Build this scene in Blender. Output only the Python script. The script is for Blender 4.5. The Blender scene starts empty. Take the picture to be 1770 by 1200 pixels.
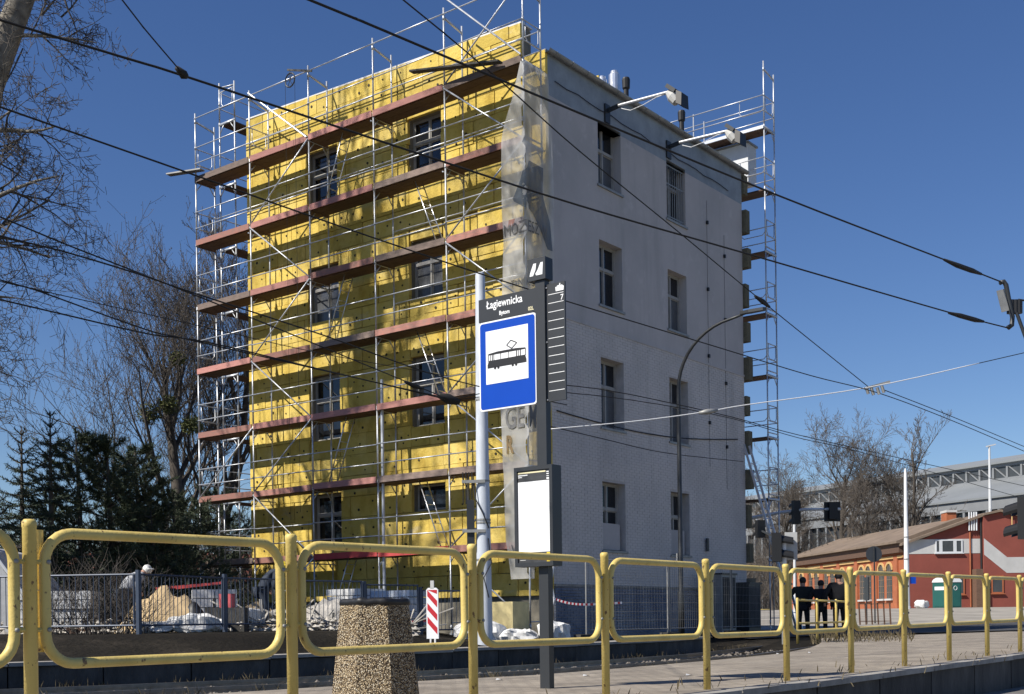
import bpy, math, random
from mathutils import Vector, Matrix, noise as mnoise

# ------------------------------------------------------------------ camera, world, sun
scene = bpy.context.scene
FPX, CX, CY, ROLL, HC = 2083.0, 885.0, 1070.6, -0.01283, 0.605
cam_d = bpy.data.cameras.new('camera'); cam = bpy.data.objects.new('camera', cam_d)
scene.collection.objects.link(cam); scene.camera = cam
cam_d.sensor_fit = 'HORIZONTAL'; cam_d.sensor_width = 36.0
cam_d.lens = FPX / 1770.0 * 36.0
cam_d.shift_y = (CY - 600.0) / 1770.0
cam_d.clip_start = 0.1; cam_d.clip_end = 3000
cam.location = (0, 0, HC); cam.rotation_euler = (math.radians(90), -ROLL, 0)

SUN_EL = math.radians(45)
SD = Vector((.847, .531, 0)).normalized()              # horizontal travel of the sunlight
world = bpy.data.worlds.new('World'); scene.world = world; world.use_nodes = True
wn = world.node_tree.nodes; wl = world.node_tree.links
sky = wn.new('ShaderNodeTexSky'); sky.sky_type = 'NISHITA'; sky.sun_disc = False
sky.sun_elevation = SUN_EL; sky.sun_rotation = math.atan2(-SD.x, -SD.y)
sky.altitude = 300; sky.air_density = 1.0; sky.dust_density = 0.1; sky.ozone_density = 4.0
bg = wn['Background']; bg.inputs['Strength'].default_value = 0.075
hs_ = wn.new('ShaderNodeHueSaturation'); hs_.inputs['Saturation'].default_value = 1.16; hs_.inputs['Hue'].default_value = .511
wl.new(sky.outputs['Color'], hs_.inputs['Color']); wl.new(hs_.outputs['Color'], bg.inputs['Color'])
sun_d = bpy.data.lights.new('sun', 'SUN'); sun = bpy.data.objects.new('sun', sun_d)
scene.collection.objects.link(sun)
sun_d.energy = 5.0; sun_d.angle = math.radians(.53); sun_d.color = (1, .94, .84)
sdir = Vector((SD.x * math.cos(SUN_EL), SD.y * math.cos(SUN_EL), -math.sin(SUN_EL)))
sun.rotation_euler = sdir.to_track_quat('-Z', 'Y').to_euler()
scene.view_settings.view_transform = 'Standard'; scene.view_settings.look = 'None'
scene.view_settings.exposure = 0.42; scene.view_settings.gamma = 1.0
scene.view_settings.use_curve_mapping = False

# ------------------------------------------------------------------ helpers
C = scene.collection
rnd = random.Random(7)
V = Vector
cr, sr = math.cos(ROLL), math.sin(ROLL)
def ray(x, y):
    du, dv = x - CX, y - CY
    return (du * cr + dv * sr) / FPX, (-du * sr + dv * cr) / FPX
def PX(x, y, d):                                        # a surveyed point: image bearing and distance
    a, b = ray(x, y); return V((a * d, d, HC - b * d))
def GX(x, y, z=0.0):                                    # ... and one on level z
    a, b = ray(x, y); d = (HC - z) / b; return V((a * d, d, z))

class MB:
    def __init__(s): s.v = []; s.f = []
    def add(s, vs, fs):
        b = len(s.v); s.v += [tuple(p) for p in vs]; s.f += [tuple(i + b for i in f) for f in fs]; return s
    def box(s, lo, hi):
        x0, y0, z0 = lo; x1, y1, z1 = hi
        return s.add([(x0,y0,z0),(x1,y0,z0),(x1,y1,z0),(x0,y1,z0),(x0,y0,z1),(x1,y0,z1),(x1,y1,z1),(x0,y1,z1)],
                     [(0,3,2,1),(4,5,6,7),(0,1,5,4),(1,2,6,5),(2,3,7,6),(3,0,4,7)])
    def bar(s, p, q, w, h, up=V((0,0,1))):              # rectangular bar from p to q
        p, q = V(p), V(q); t = (q - p).normalized(); a = t.cross(up)
        if a.length < 1e-4: a = t.cross(V((1,0,0)))
        a.normalize(); b = a.cross(t).normalized(); a = a * (w/2); b = b * (h/2)
        return s.add([p-a-b, p+a-b, p+a+b, p-a+b, q-a-b, q+a-b, q+a+b, q-a+b],
                     [(0,1,2,3),(7,6,5,4),(0,4,5,1),(1,5,6,2),(2,6,7,3),(3,7,4,0)])
    def path(s, pts, r, n=8, closed=False, cap=True):
        pts = [V(p) for p in pts]; m = len(pts)
        rad = r if isinstance(r, (list, tuple)) else [r] * m
        base = len(s.v); nrm = None
        for i, p in enumerate(pts):
            a = pts[i-1] if (i or closed) else p; c = pts[(i+1) % m] if (i < m-1 or closed) else p
            t = (c - a)
            t = t.normalized() if t.length > 1e-9 else V((0,0,1))
            if nrm is None:
                nrm = t.cross(V((0,0,1)))
                if nrm.length < .05: nrm = t.cross(V((1,0,0)))
            nrm = (nrm - t * nrm.dot(t))
            if nrm.length < 1e-6: nrm = t.orthogonal()
            nrm.normalize(); bn = t.cross(nrm)
            for k in range(n):
                g = 2 * math.pi * k / n
                s.v.append(tuple(p + nrm * (math.cos(g) * rad[i]) + bn * (math.sin(g) * rad[i])))
        for i in range(m if closed else m - 1):
            o, w = base + i * n, base + ((i+1) % m) * n
            for k in range(n):
                k2 = (k+1) % n; s.f.append((o+k, o+k2, w+k2, w+k))
        if cap and not closed:
            s.f.append(tuple(base + k for k in range(n))[::-1]); s.f.append(tuple(base + (m-1)*n + k for k in range(n)))
        return s
    def tube(s, p, q, r, n=8, r2=None): return s.path([p, q], [r, r if r2 is None else r2], n)
    def prism(s, poly, fn, d):                          # 2-D polygon placed by fn, extruded by vector d
        a = [V(fn(*p)) for p in poly]; b = [p + V(d) for p in a]; n = len(a)
        return s.add(a + b, [tuple(range(n))[::-1], tuple(range(n, 2*n))] + [(i, (i+1) % n, n + (i+1) % n, n + i) for i in range(n)])
    def lathe(s, prof, n=12, c=(0,0,0)):
        b = len(s.v); m = len(prof)
        for r, z in prof:
            for k in range(n):
                g = 2*math.pi*k/n; s.v.append((c[0]+r*math.cos(g), c[1]+r*math.sin(g), c[2]+z))
        for i in range(m-1):
            for k in range(n):
                k2 = (k+1) % n; s.f.append((b+i*n+k, b+i*n+k2, b+(i+1)*n+k2, b+(i+1)*n+k))
        s.f.append(tuple(b+k for k in range(n))[::-1]); s.f.append(tuple(b+(m-1)*n+k for k in range(n)))
        return s
    def mesh(s, name, m, smooth=False):
        me = bpy.data.meshes.new(name); me.from_pydata(s.v, [], s.f); me.update()
        if m is not None: me.materials.append(m)
        if smooth: me.polygons.foreach_set('use_smooth', [True] * len(me.polygons))
        return me
    def build(s, name, m, parent=None, smooth=False, loc=None):
        return put(name, s.mesh(name, m, smooth), parent, loc)

def put(name, me, parent=None, loc=None, rz=None, scale=None):
    o = bpy.data.objects.new(name, me); C.objects.link(o)
    if parent is not None: o.parent = parent
    if loc is not None: o.location = loc
    if rz is not None: o.rotation_euler[2] = rz
    if scale is not None: o.scale = scale
    return o
def tag(o, label=None, cat=None, group=None, kind=None):
    if label: o['label'] = label
    if cat: o['category'] = cat
    if group: o['group'] = group
    if kind: o['kind'] = kind
    return o
def thing(name, label, cat, loc=(0,0,0), rz=0, group=None):
    o = bpy.data.objects.new(name, None); C.objects.link(o); o.location = loc; o.rotation_euler[2] = rz
    o.empty_display_size = .2
    return tag(o, label, cat, group)
def smooth_angle(o, deg=40):
    me = o.data; me.polygons.foreach_set('use_smooth', [True] * len(me.polygons))
    try: me.set_sharp_from_angle(angle=math.radians(deg))
    except Exception: pass
    return o

# ------------------------------------------------------------------ materials
def mat(name, col, rough=.6, metal=0., var=.0, scale=6., bump=0., bscale=40., col2=None, stretch=None, rand=0., spec=.5):
    m = bpy.data.materials.new(name); m.use_nodes = True
    nt = m.node_tree; N = nt.nodes; L = nt.links; b = N['Principled BSDF']
    b.inputs['Roughness'].default_value = rough; b.inputs['Metallic'].default_value = metal
    b.inputs['Specular IOR Level'].default_value = spec
    tc = N.new('ShaderNodeTexCoord'); src = tc.outputs['Object']
    if stretch:
        mp = N.new('ShaderNodeMapping'); mp.inputs['Scale'].default_value = stretch; L.new(src, mp.inputs['Vector']); src = mp.outputs['Vector']
    out = None
    if var > 0:
        nz = N.new('ShaderNodeTexNoise'); nz.inputs['Scale'].default_value = scale; nz.inputs['Detail'].default_value = 6
        nz.inputs['Roughness'].default_value = .65
        L.new(src, nz.inputs['Vector'])
        rp = N.new('ShaderNodeValToRGB'); rp.color_ramp.elements[0].position = .3; rp.color_ramp.elements[1].position = .7
        c2 = col2 or tuple(c * (1 - var) for c in col); 
        c1 = col if col2 else tuple(min(1, c * (1 + var * .6)) for c in col)
        rp.color_ramp.elements[0].color = (*c2, 1); rp.color_ramp.elements[1].color = (*c1, 1)
        L.new(nz.outputs['Fac'], rp.inputs['Fac']); out = rp.outputs['Color']
    if rand > 0:
        oi = N.new('ShaderNodeObjectInfo'); hs = N.new('ShaderNodeHueSaturation')
        mr = N.new('ShaderNodeMapRange'); mr.inputs['To Min'].default_value = 1 - rand; mr.inputs['To Max'].default_value = 1 + rand
        L.new(oi.outputs['Random'], mr.inputs['Value']); L.new(mr.outputs['Result'], hs.inputs['Value'])
        if out: L.new(out, hs.inputs['Color'])
        else: hs.inputs['Color'].default_value = (*col, 1)
        out = hs.outputs['Color']
    if out: L.new(out, b.inputs['Base Color'])
    else: b.inputs['Base Color'].default_value = (*col, 1)
    if bump > 0:
        n2 = N.new('ShaderNodeTexNoise'); n2.inputs['Scale'].default_value = bscale; n2.inputs['Detail'].default_value = 5
        L.new(src, n2.inputs['Vector']); bp = N.new('ShaderNodeBump'); bp.inputs['Strength'].default_value = bump
        bp.inputs['Distance'].default_value = .02; L.new(n2.outputs['Fac'], bp.inputs['Height']); L.new(bp.outputs['Normal'], b.inputs['Normal'])
    return m

M = {}
def layered(name, col, layers, rough=.9, spec=.2, bump=.3, bscale=30, rand=0., metal=0.):
    # base colour with several noise-shaped layers: (colour, scale, stretch, low, high, strength)
    m = bpy.data.materials.new(name); m.use_nodes = True; nt = m.node_tree; N = nt.nodes; L = nt.links; b = N['Principled BSDF']
    b.inputs['Roughness'].default_value = rough; b.inputs['Specular IOR Level'].default_value = spec; b.inputs['Metallic'].default_value = metal
    geo = N.new('ShaderNodeNewGeometry'); cur = None
    for (c, sc_, st, lo, hi, k) in layers:
        mp = N.new('ShaderNodeMapping'); mp.inputs['Scale'].default_value = st; L.new(geo.outputs['Position'], mp.inputs['Vector'])
        nz = N.new('ShaderNodeTexNoise'); nz.inputs['Scale'].default_value = sc_; nz.inputs['Detail'].default_value = 7; nz.inputs['Roughness'].default_value = .62; L.new(mp.outputs['Vector'], nz.inputs['Vector'])
        mr = N.new('ShaderNodeMapRange'); mr.inputs['From Min'].default_value = lo; mr.inputs['From Max'].default_value = hi; mr.inputs['To Max'].default_value = k; L.new(nz.outputs['Fac'], mr.inputs['Value'])
        mx = N.new('ShaderNodeMix'); mx.data_type = 'RGBA'; L.new(mr.outputs['Result'], mx.inputs[0]); mx.inputs[7].default_value = (*c, 1)
        if cur is None: mx.inputs[6].default_value = (*col, 1)
        else: L.new(cur, mx.inputs[6])
        cur = mx.outputs[2]
    if rand:
        oi = N.new('ShaderNodeObjectInfo'); hs = N.new('ShaderNodeHueSaturation'); r1 = N.new('ShaderNodeMapRange'); r1.inputs['To Min'].default_value = 1-rand; r1.inputs['To Max'].default_value = 1+rand
        L.new(oi.outputs['Random'], r1.inputs['Value']); L.new(r1.outputs['Result'], hs.inputs['Value']); L.new(cur, hs.inputs['Color']); cur = hs.outputs['Color']
    L.new(cur, b.inputs['Base Color'])
    n2 = N.new('ShaderNodeTexNoise'); n2.inputs['Scale'].default_value = bscale; n2.inputs['Detail'].default_value = 5; L.new(geo.outputs['Position'], n2.inputs['Vector'])
    bp = N.new('ShaderNodeBump'); bp.inputs['Strength'].default_value = bump; bp.inputs['Distance'].default_value = .02; L.new(n2.outputs['Fac'], bp.inputs['Height']); L.new(bp.outputs['Normal'], b.inputs['Normal'])
    return m
M['wool'] = layered('mineral_wool', (.60,.445,.105), [((.70,.555,.20),1.1,(1,1,1),.45,.7,.8), ((.40,.265,.045),2.4,(1,1,.6),.52,.72,.75), ((.30,.20,.045),7.,(1,1,1),.60,.74,.7), ((.55,.50,.36),.8,(1,1,2.2),.62,.72,.5)], .95, .1, .8, 16, .15)
M['woolshade'] = mat('wool_shaded_copy', (.17,.155,.11), .95, var=.3, scale=9, bump=.6, spec=.1)  # greyer copy of the wool; shade on the far boards is in its colour
M['dowel'] = mat('dowel_head', (.035,.028,.012), .8)
M['grout'] = mat('old_render', (.20,.185,.15), .95, var=.3, scale=2, bump=.3)
M['stucco'] = layered('grey_white_stucco', (.50,.47,.46), [((.40,.385,.38),.5,(1,1,1),.4,.7,.8), ((.33,.32,.31),1.6,(1,1,.12),.52,.75,.55), ((.56,.53,.52),2.5,(1,1,1),.58,.7,.6), ((.26,.25,.25),9.,(1,1,.5),.66,.78,.6)], .95, .2, .3, 50)
M['bluestucco'] = mat('bluish_eaves_render', (.29,.33,.37), .95, var=.22, scale=1.4, bump=.25, spec=.2)
M['paintbrick'] = layered('painted_brick', (.60,.565,.545), [((.46,.44,.43),.6,(1,1,1),.42,.7,.8), ((.36,.35,.34),1.5,(1,1,.15),.54,.76,.6), ((.26,.22,.20),8.,(1,1,1),.66,.76,.7)], .85, .25, .4, 30)
M['plinth'] = mat('blue_white_painted_plinth', (.34,.35,.38), .85, var=.6, scale=1.1, bump=.3, bscale=30, col2=(.08,.11,.18), spec=.25)
M['mortar'] = mat('painted_mortar', (.48,.455,.44), .95, var=.2, scale=3)
M['roof'] = mat('roofing_felt', (.06,.06,.065), .9, var=.3, scale=2)
M['zinc'] = mat('weathered_zinc', (.30,.30,.29), .55, .4, var=.25, scale=3)
M['steel'] = mat('galvanised_steel', (.55,.57,.60), .42, .55, var=.22, scale=7)
M['alu'] = mat('bright_aluminium', (.72,.73,.75), .32, .8, var=.1, scale=9)
M['toe'] = mat('red_brown_toe_board', (.40,.16,.125), .8, var=.45, scale=5, stretch=(1.2,6,6), col2=(.24,.15,.125), rand=.3)
M['red'] = mat('bright_red_board', (.48,.06,.06), .7, var=.2, scale=4)
M['toe2'] = mat('grey_brown_toe_board', (.27,.20,.17), .85, var=.5, scale=5, stretch=(1.2,6,6), col2=(.16,.12,.10), rand=.3)
M['toe3'] = mat('pinkish_toe_board', (.47,.22,.19), .8, var=.4, scale=4, stretch=(1.2,6,6), col2=(.33,.15,.13), rand=.2)
M['hallsteel'] = mat('grey_hall_steel', (.21,.22,.23), .6, var=.15, scale=.4)
M['deck'] = mat('scaffold_plank', (.13,.075,.05), .85, var=.45, scale=5, stretch=(1,7,7), rand=.25)
M['ypaint'] = layered('yellow_barrier_paint', (.66,.51,.165), [((.54,.40,.11),5.,(1,1,.5),.45,.65,.8), ((.42,.33,.13),2.2,(1,1,1),.58,.78,.6), ((.14,.075,.04),24.,(1,1,.6),.635,.67,.9), ((.30,.25,.14),60.,(1,1,1),.62,.72,.5)], .45, .4, .12, 70)
M['dark'] = mat('anthracite_metal', (.030,.033,.037), .45, .1, var=.12, scale=5)
M['black'] = mat('black_plastic', (.010,.010,.011), .5)
M['white'] = mat('white_film', (.80,.81,.82), .4)
M['cream'] = mat('cream_print', (.72,.66,.42), .5)
M['blue'] = mat('sign_blue', (.002,.055,.40), .4, var=.05, scale=3, spec=.3)
M['signred'] = mat('reflective_red', (.50,.02,.03), .45)
M['pole'] = mat('pale_grey_pole_paint', (.52,.56,.62), .5, var=.2, scale=3, stretch=(3,3,.6))
M['wpole'] = mat('white_pole_paint', (.74,.75,.76), .5, var=.1, scale=3)
M['concrete'] = mat('weathered_concrete', (.30,.285,.26), .92, var=.35, scale=2.6, bump=.35, bscale=45, rand=.12)
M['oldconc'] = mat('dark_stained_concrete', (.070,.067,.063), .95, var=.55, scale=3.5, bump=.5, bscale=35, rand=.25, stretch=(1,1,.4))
M['kerbtop'] = mat('kerb_slab', (.33,.31,.28), .92, var=.3, scale=2.2, bump=.3, rand=.1)
M['asphalt'] = mat('asphalt', (.05,.051,.054), .9, var=.3, scale=4, bump=.4, bscale=80)
M['rail'] = mat('rail_steel', (.30,.29,.28), .3, .85, var=.3, scale=5)
M['stone'] = mat('track_stone', (.20,.175,.15), .95, var=.4, scale=9, rand=.1)
M['wood_w'] = mat('white_window_frame', (.34,.33,.31), .6, var=.2, scale=5)
M['bark'] = mat('grey_brown_bark', (.085,.072,.06), .95, var=.4, scale=7, bump=.5, bscale=25)
M['palebark'] = mat('pale_patchy_bark', (.30,.275,.23), .9, var=.5, scale=5, bump=.4, bscale=20, col2=(.10,.085,.07))
M['twig'] = mat('twig', (.085,.074,.064), .95)
M['twigpale'] = mat('pale_twig', (.115,.098,.082), .95)  # paler twig tone for the trees and thickets on the right
M['needle'] = mat('dark_needles', (.034,.052,.026), .8, var=.5, scale=2)
M['pine'] = mat('pine_needles', (.055,.075,.038), .8, var=.5, scale=2)
M['leafdry'] = mat('dry_leaf', (.10,.07,.04), .9)
M['mistle'] = mat('mistletoe_leaf', (.10,.11,.028), .8, var=.3, scale=5)
M['sand'] = mat('heap_of_sand', (.46,.34,.19), .98, var=.2, scale=4, bump=.6, bscale=18)
M['bag'] = mat('white_plastic_bag', (.68,.68,.67), .5, var=.15, scale=6, bump=.5, bscale=9)
M['bluebag'] = mat('blue_plastic_wrap', (.25,.38,.55), .45, var=.35, scale=4, col2=(.65,.67,.70), bump=.4, bscale=9)
M['rubble'] = mat('rubble', (.40,.38,.35), .95, var=.4, scale=6, bump=.5)
M['navy'] = mat('navy_barrier_paint', (.050,.068,.105), .5, .2, var=.2, scale=6)
M['skin'] = mat('skin', (.42,.24,.17), .6)
M['cloth_k'] = mat('black_cloth', (.012,.012,.014), .9, var=.3, scale=12)
M['cloth_g'] = mat('dark_green_check_cloth', (.014,.020,.018), .9, var=.5, scale=18)
M['cloth_n'] = mat('navy_cloth', (.03,.04,.06), .9, var=.3, scale=9)
M['cloth_w'] = mat('pale_grey_shirt', (.34,.35,.37), .9, var=.15, scale=9)
M['hair'] = mat('dark_hair', (.02,.015,.012), .7)
M['helmet'] = mat('yellow_helmet', (.75,.55,.04), .35)
M['whelmet'] = mat('white_helmet', (.75,.74,.70), .35)
M['obrick'] = mat('orange_brick', (.36,.115,.05), .9, var=.2, scale=1.5, bump=.3)
M['ybrick'] = mat('buff_brick_trim', (.55,.36,.15), .9, var=.15, scale=2)
M['redwall'] = mat('dark_red_plaster', (.235,.062,.045), .9, var=.15, scale=.6, bump=.2)
M['stripe'] = mat('pale_grey_plaster', (.50,.50,.49), .9, var=.14, scale=.7)
M['tileroof'] = mat('brown_sheet_roof', (.20,.15,.11), .85, var=.3, scale=.8)
M['greyroof'] = mat('grey_sheet_hall_roof', (.20,.215,.225), .7, var=.12, scale=.15)
M['wtrim'] = mat('white_steel_trim', (.62,.64,.66), .6, var=.12, scale=.4)
M['hallglass'] = mat('grimy_glazing', (.055,.06,.065), .25, var=.3, scale=.5)
M['green'] = mat('green_plastic', (.015,.11,.095), .5, var=.1, scale=3)
M['tarp'] = mat('grey_tarpaulin', (.40,.41,.42), .6, var=.2, scale=2, bump=.4, bscale=4)
M['wire'] = mat('tarnished_wire', (.018,.017,.016), .7, .2)
M['rope'] = mat('white_insulating_rope', (.72,.73,.74), .6)
M['lampglass'] = mat('lamp_glass', (.5,.5,.48), .15)
M['weed'] = mat('dry_weed', (.13,.105,.06), .95, var=.3, scale=4)
M['housered'] = mat('far_red_roof', (.22,.06,.04), .9, var=.3, scale=1)

def glass(name, tint=(.012,.014,.018)):
    m = bpy.data.materials.new(name); m.use_nodes = True; b = m.node_tree.nodes['Principled BSDF']
    b.inputs['Base Color'].default_value = (*tint, 1); b.inputs['Roughness'].default_value = .06
    b.inputs['Specular IOR Level'].default_value = .55
    return m
M['glass'] = glass('window_glass'); M['curtain'] = mat('net_curtain_behind_glass', (.10,.105,.115), .25, var=.4, scale=7, stretch=(8,8,.7))

def net_mat(name, col, alpha):
    m = bpy.data.materials.new(name); m.use_nodes = True; nt = m.node_tree; N = nt.nodes; L = nt.links
    N.remove(N['Principled BSDF']); o = N['Material Output']
    d = N.new('ShaderNodeBsdfDiffuse'); t = N.new('ShaderNodeBsdfTranslucent'); tr = N.new('ShaderNodeBsdfTransparent')
    tc = N.new('ShaderNodeTexCoord'); nz = N.new('ShaderNodeTexNoise'); nz.inputs['Scale'].default_value = 1.3; nz.inputs['Detail'].default_value = 7
    L.new(tc.outputs['Object'], nz.inputs['Vector'])
    rp = N.new('ShaderNodeValToRGB'); rp.color_ramp.elements[0].position = .3; rp.color_ramp.elements[1].position = .72
    rp.color_ramp.elements[0].color = (*[c*.6 for c in col], 1); rp.color_ramp.elements[1].color = (*col, 1)
    L.new(nz.outputs['Fac'], rp.inputs['Fac']); L.new(rp.outputs['Color'], d.inputs['Color']); L.new(rp.outputs['Color'], t.inputs['Color'])
    m1 = N.new('ShaderNodeMixShader'); m1.inputs[0].default_value = .42; L.new(d.outputs[0], m1.inputs[1]); L.new(t.outputs[0], m1.inputs[2])
    m2 = N.new('ShaderNodeMixShader'); L.new(tr.outputs[0], m2.inputs[1]); L.new(m1.outputs[0], m2.inputs[2])
    mr = N.new('ShaderNodeMapRange'); mr.inputs['To Min'].default_value = alpha - .14; mr.inputs['To Max'].default_value = min(1, alpha + .14)
    L.new(nz.outputs['Fac'], mr.inputs['Value']); L.new(mr.outputs['Result'], m2.inputs[0])
    L.new(m2.outputs[0], o.inputs['Surface']); return m
M['net'] = net_mat('translucent_sheeting', (.90,.90,.88), .68)
M['netblue'] = net_mat('blue_printed_sheeting', (.20,.26,.34), .7)
M['netprint'] = mat('grey_print_on_sheeting', (.17,.17,.17), .8, var=.5, scale=5)
M['netbrown'] = mat('brown_print_on_sheeting', (.22,.15,.07), .8)

def pebble():
    m = bpy.data.materials.new('exposed_aggregate'); m.use_nodes = True; nt = m.node_tree; N = nt.nodes; L = nt.links; b = N['Principled BSDF']
    tc = N.new('ShaderNodeTexCoord'); vo = N.new('ShaderNodeTexVoronoi'); vo.inputs['Scale'].default_value = 112
    L.new(tc.outputs['Object'], vo.inputs['Vector'])
    sp = N.new('ShaderNodeSeparateColor'); L.new(vo.outputs['Color'], sp.inputs['Color'])
    rp = N.new('ShaderNodeValToRGB'); e = rp.color_ramp.elements; e[0].position = 0; e[0].color = (.10,.06,.03,1); e[1].position = 1; e[1].color = (.80,.72,.56,1)
    k = e.new(.35); k.color = (.44,.32,.17,1); k = e.new(.7); k.color = (.60,.48,.30,1)
    L.new(sp.outputs['Red'], rp.inputs['Fac'])
    r2 = N.new('ShaderNodeValToRGB'); r2.color_ramp.elements[0].position = .38; r2.color_ramp.elements[0].color = (1,1,1,1); r2.color_ramp.elements[1].position = .62; r2.color_ramp.elements[1].color = (.12,.10,.08,1)
    L.new(vo.outputs['Distance'], r2.inputs['Fac'])
    mx = N.new('ShaderNodeMix'); mx.data_type = 'RGBA'; mx.blend_type = 'MULTIPLY'; mx.inputs[0].default_value = 1
    L.new(rp.outputs['Color'], mx.inputs[6]); L.new(r2.outputs['Color'], mx.inputs[7]); L.new(mx.outputs[2], b.inputs['Base Color'])
    bp = N.new('ShaderNodeBump'); bp.invert = True; bp.inputs['Strength'].default_value = 1; bp.inputs['Distance'].default_value = .012
    L.new(vo.outputs['Distance'], bp.inputs['Height']); L.new(bp.outputs['Normal'], b.inputs['Normal'])
    b.inputs['Roughness'].default_value = .7
    return m
M['pebble'] = pebble()

def paver():
    m = bpy.data.materials.new('dusty_paving_blocks'); m.use_nodes = True; nt = m.node_tree; N = nt.nodes; L = nt.links; b = N['Principled BSDF']
    tc = N.new('ShaderNodeTexCoord'); mp = N.new('ShaderNodeMapping'); mp.inputs['Rotation'].default_value = (0,0,math.radians(-48)); L.new(tc.outputs['Object'], mp.inputs['Vector'])
    br = N.new('ShaderNodeTexBrick'); br.inputs['Scale'].default_value = 1; br.inputs['Brick Width'].default_value = .2; br.inputs['Row Height'].default_value = .1
    br.inputs['Mortar Size'].default_value = .006; br.inputs['Color1'].default_value = (.34,.30,.25,1); br.inputs['Color2'].default_value = (.27,.24,.205,1); br.inputs['Mortar'].default_value = (.12,.105,.09,1)
    L.new(mp.outputs['Vector'], br.inputs['Vector'])
    nz = N.new('ShaderNodeTexNoise'); nz.inputs['Scale'].default_value = 1.1; nz.inputs['Detail'].default_value = 8; nz.inputs['Roughness'].default_value = .7; L.new(tc.outputs['Object'], nz.inputs['Vector'])
    rp = N.new('ShaderNodeValToRGB'); rp.color_ramp.elements[0].position = .36; rp.color_ramp.elements[0].color = (.62,.60,.57,1); rp.color_ramp.elements[1].position = .66; rp.color_ramp.elements[1].color = (1.12,1.1,1.05,1)
    L.new(nz.outputs['Fac'], rp.inputs['Fac'])
    mx = N.new('ShaderNodeMix'); mx.data_type = 'RGBA'; mx.blend_type = 'MULTIPLY'; mx.inputs[0].default_value = 1
    L.new(br.outputs['Color'], mx.inputs[6]); L.new(rp.outputs['Color'], mx.inputs[7]); L.new(mx.outputs[2], b.inputs['Base Color'])
    bp = N.new('ShaderNodeBump'); bp.inputs['Strength'].default_value = .5; bp.inputs['Distance'].default_value = .004; bp.invert = True
    L.new(br.outputs['Fac'], bp.inputs['Height']); L.new(bp.outputs['Normal'], b.inputs['Normal']); b.inputs['Roughness'].default_value = .95
    return m
M['paver'] = paver()

def soil():
    m = bpy.data.materials.new('shade_darkened_soil'); m.use_nodes = True; nt = m.node_tree; N = nt.nodes; L = nt.links; b = N['Principled BSDF']
    tc = N.new('ShaderNodeTexCoord'); a = N.new('ShaderNodeTexNoise'); a.inputs['Scale'].default_value = .35; a.inputs['Detail'].default_value = 9; a.inputs['Roughness'].default_value = .7
    L.new(tc.outputs['Object'], a.inputs['Vector']); rp = N.new('ShaderNodeValToRGB'); e = rp.color_ramp.elements
    e[0].position = .35; e[0].color = (.009,.008,.007,1); e[1].position = .7; e[1].color = (.050,.042,.033,1); k = e.new(.52); k.color = (.017,.015,.012,1)  # dark soil tones, lowered further to carry tree shade on the bank
    L.new(a.outputs['Fac'], rp.inputs['Fac']); L.new(rp.outputs['Color'], b.inputs['Base Color'])
    n2 = N.new('ShaderNodeTexNoise'); n2.inputs['Scale'].default_value = 11; n2.inputs['Detail'].default_value = 6; L.new(tc.outputs['Object'], n2.inputs['Vector'])
    bp = N.new('ShaderNodeBump'); bp.inputs['Strength'].default_value = .9; bp.inputs['Distance'].default_value = .06; L.new(n2.outputs['Fac'], bp.inputs['Height']); L.new(bp.outputs['Normal'], b.inputs['Normal'])
    b.inputs['Roughness'].default_value = 1; b.inputs['Specular IOR Level'].default_value = .1
    return m
M['soil'] = soil()

def text_mesh(txt, size, ax='LEFT', bold=0.0):
    cu = bpy.data.curves.new('lettering', 'FONT'); cu.body = txt; cu.size = size; cu.align_x = ax; cu.offset = bold; cu.resolution_u = 3
    o = bpy.data.objects.new('lettering', cu); C.objects.link(o)
    bpy.context.view_layer.update()
    me = bpy.data.meshes.new_from_object(o.evaluated_get(bpy.context.evaluated_depsgraph_get()))
    bpy.data.objects.remove(o); bpy.data.curves.remove(cu)
    return me
#PART2
# ------------------------------------------------------------------ ground and streets
def sm(t): t = max(0., min(1., t)); return t * t * (3 - 2 * t)
def lerp_tab(tab, x):
    if x <= tab[0][0]: a, b = tab[0], tab[1]
    elif x >= tab[-1][0]: a, b = tab[-2], tab[-1]
    else:
        for a, b in zip(tab, tab[1:]):
            if a[0] <= x <= b[0]: break
    return a[1] + (b[1] - a[1]) * (x - a[0]) / (b[0] - a[0])
KERB = [(-30,3.5), (-18,9.2), (-11,13.0), (-6.6,15.5), (-4,17.2), (-1.6,19.5), (.77,22.4), (3.2,26.0), (5.0,30.0)]
NEAR = [(-2.118 + .934*k, 5.30 + 1.184*k) for k in range(-14, 40, 2)]
def kerb_d(x): return lerp_tab(KERB, x)
def hgt(x, d):
    f1 = (d - 7.985 - 1.268 * x) / 1.61                # beyond the barrier line
    rise = sm((d - 42) / 48) * 1.02 + max(0, d - 95) * .004
    if f1 < .5: return -.40 + rise
    e = d - kerb_d(x)
    low = -.27
    if x > 5: 
        return low + .25 * sm((d - 30) / 4) + rise
    up = .05 + .37 * sm((e - 1.5) / 3.5) * sm((-x + .5) / 4.5)
    return low + (up - low) * sm((e - .35) / .5) + rise
xs = [-600,-300,-160,-100,-70,-50,-40] + [-32 + .45*i for i in range(132)] + [30,33,37,42,50,60,75,100,140,200,320,600]
ds = [-60,-30,-15,-6] + [0 + .45*i for i in range(100)] + [46+2*i for i in range(40)] + [130,145,165,200,260,350,500,800,1400]
g = MB(); nx = len(xs)
for d in ds:
    for x in xs:
        g.v.append((x, d, hgt(x, d) + .012 * mnoise.noise(V((x*1.7, d*1.7, 0)))))
for j in range(len(ds)-1):
    for i in range(nx-1): g.f.append((j*nx+i, j*nx+i+1, (j+1)*nx+i+1, (j+1)*nx+i))
tag(g.build('ground', M['soil'], smooth=True), kind='structure')

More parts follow.
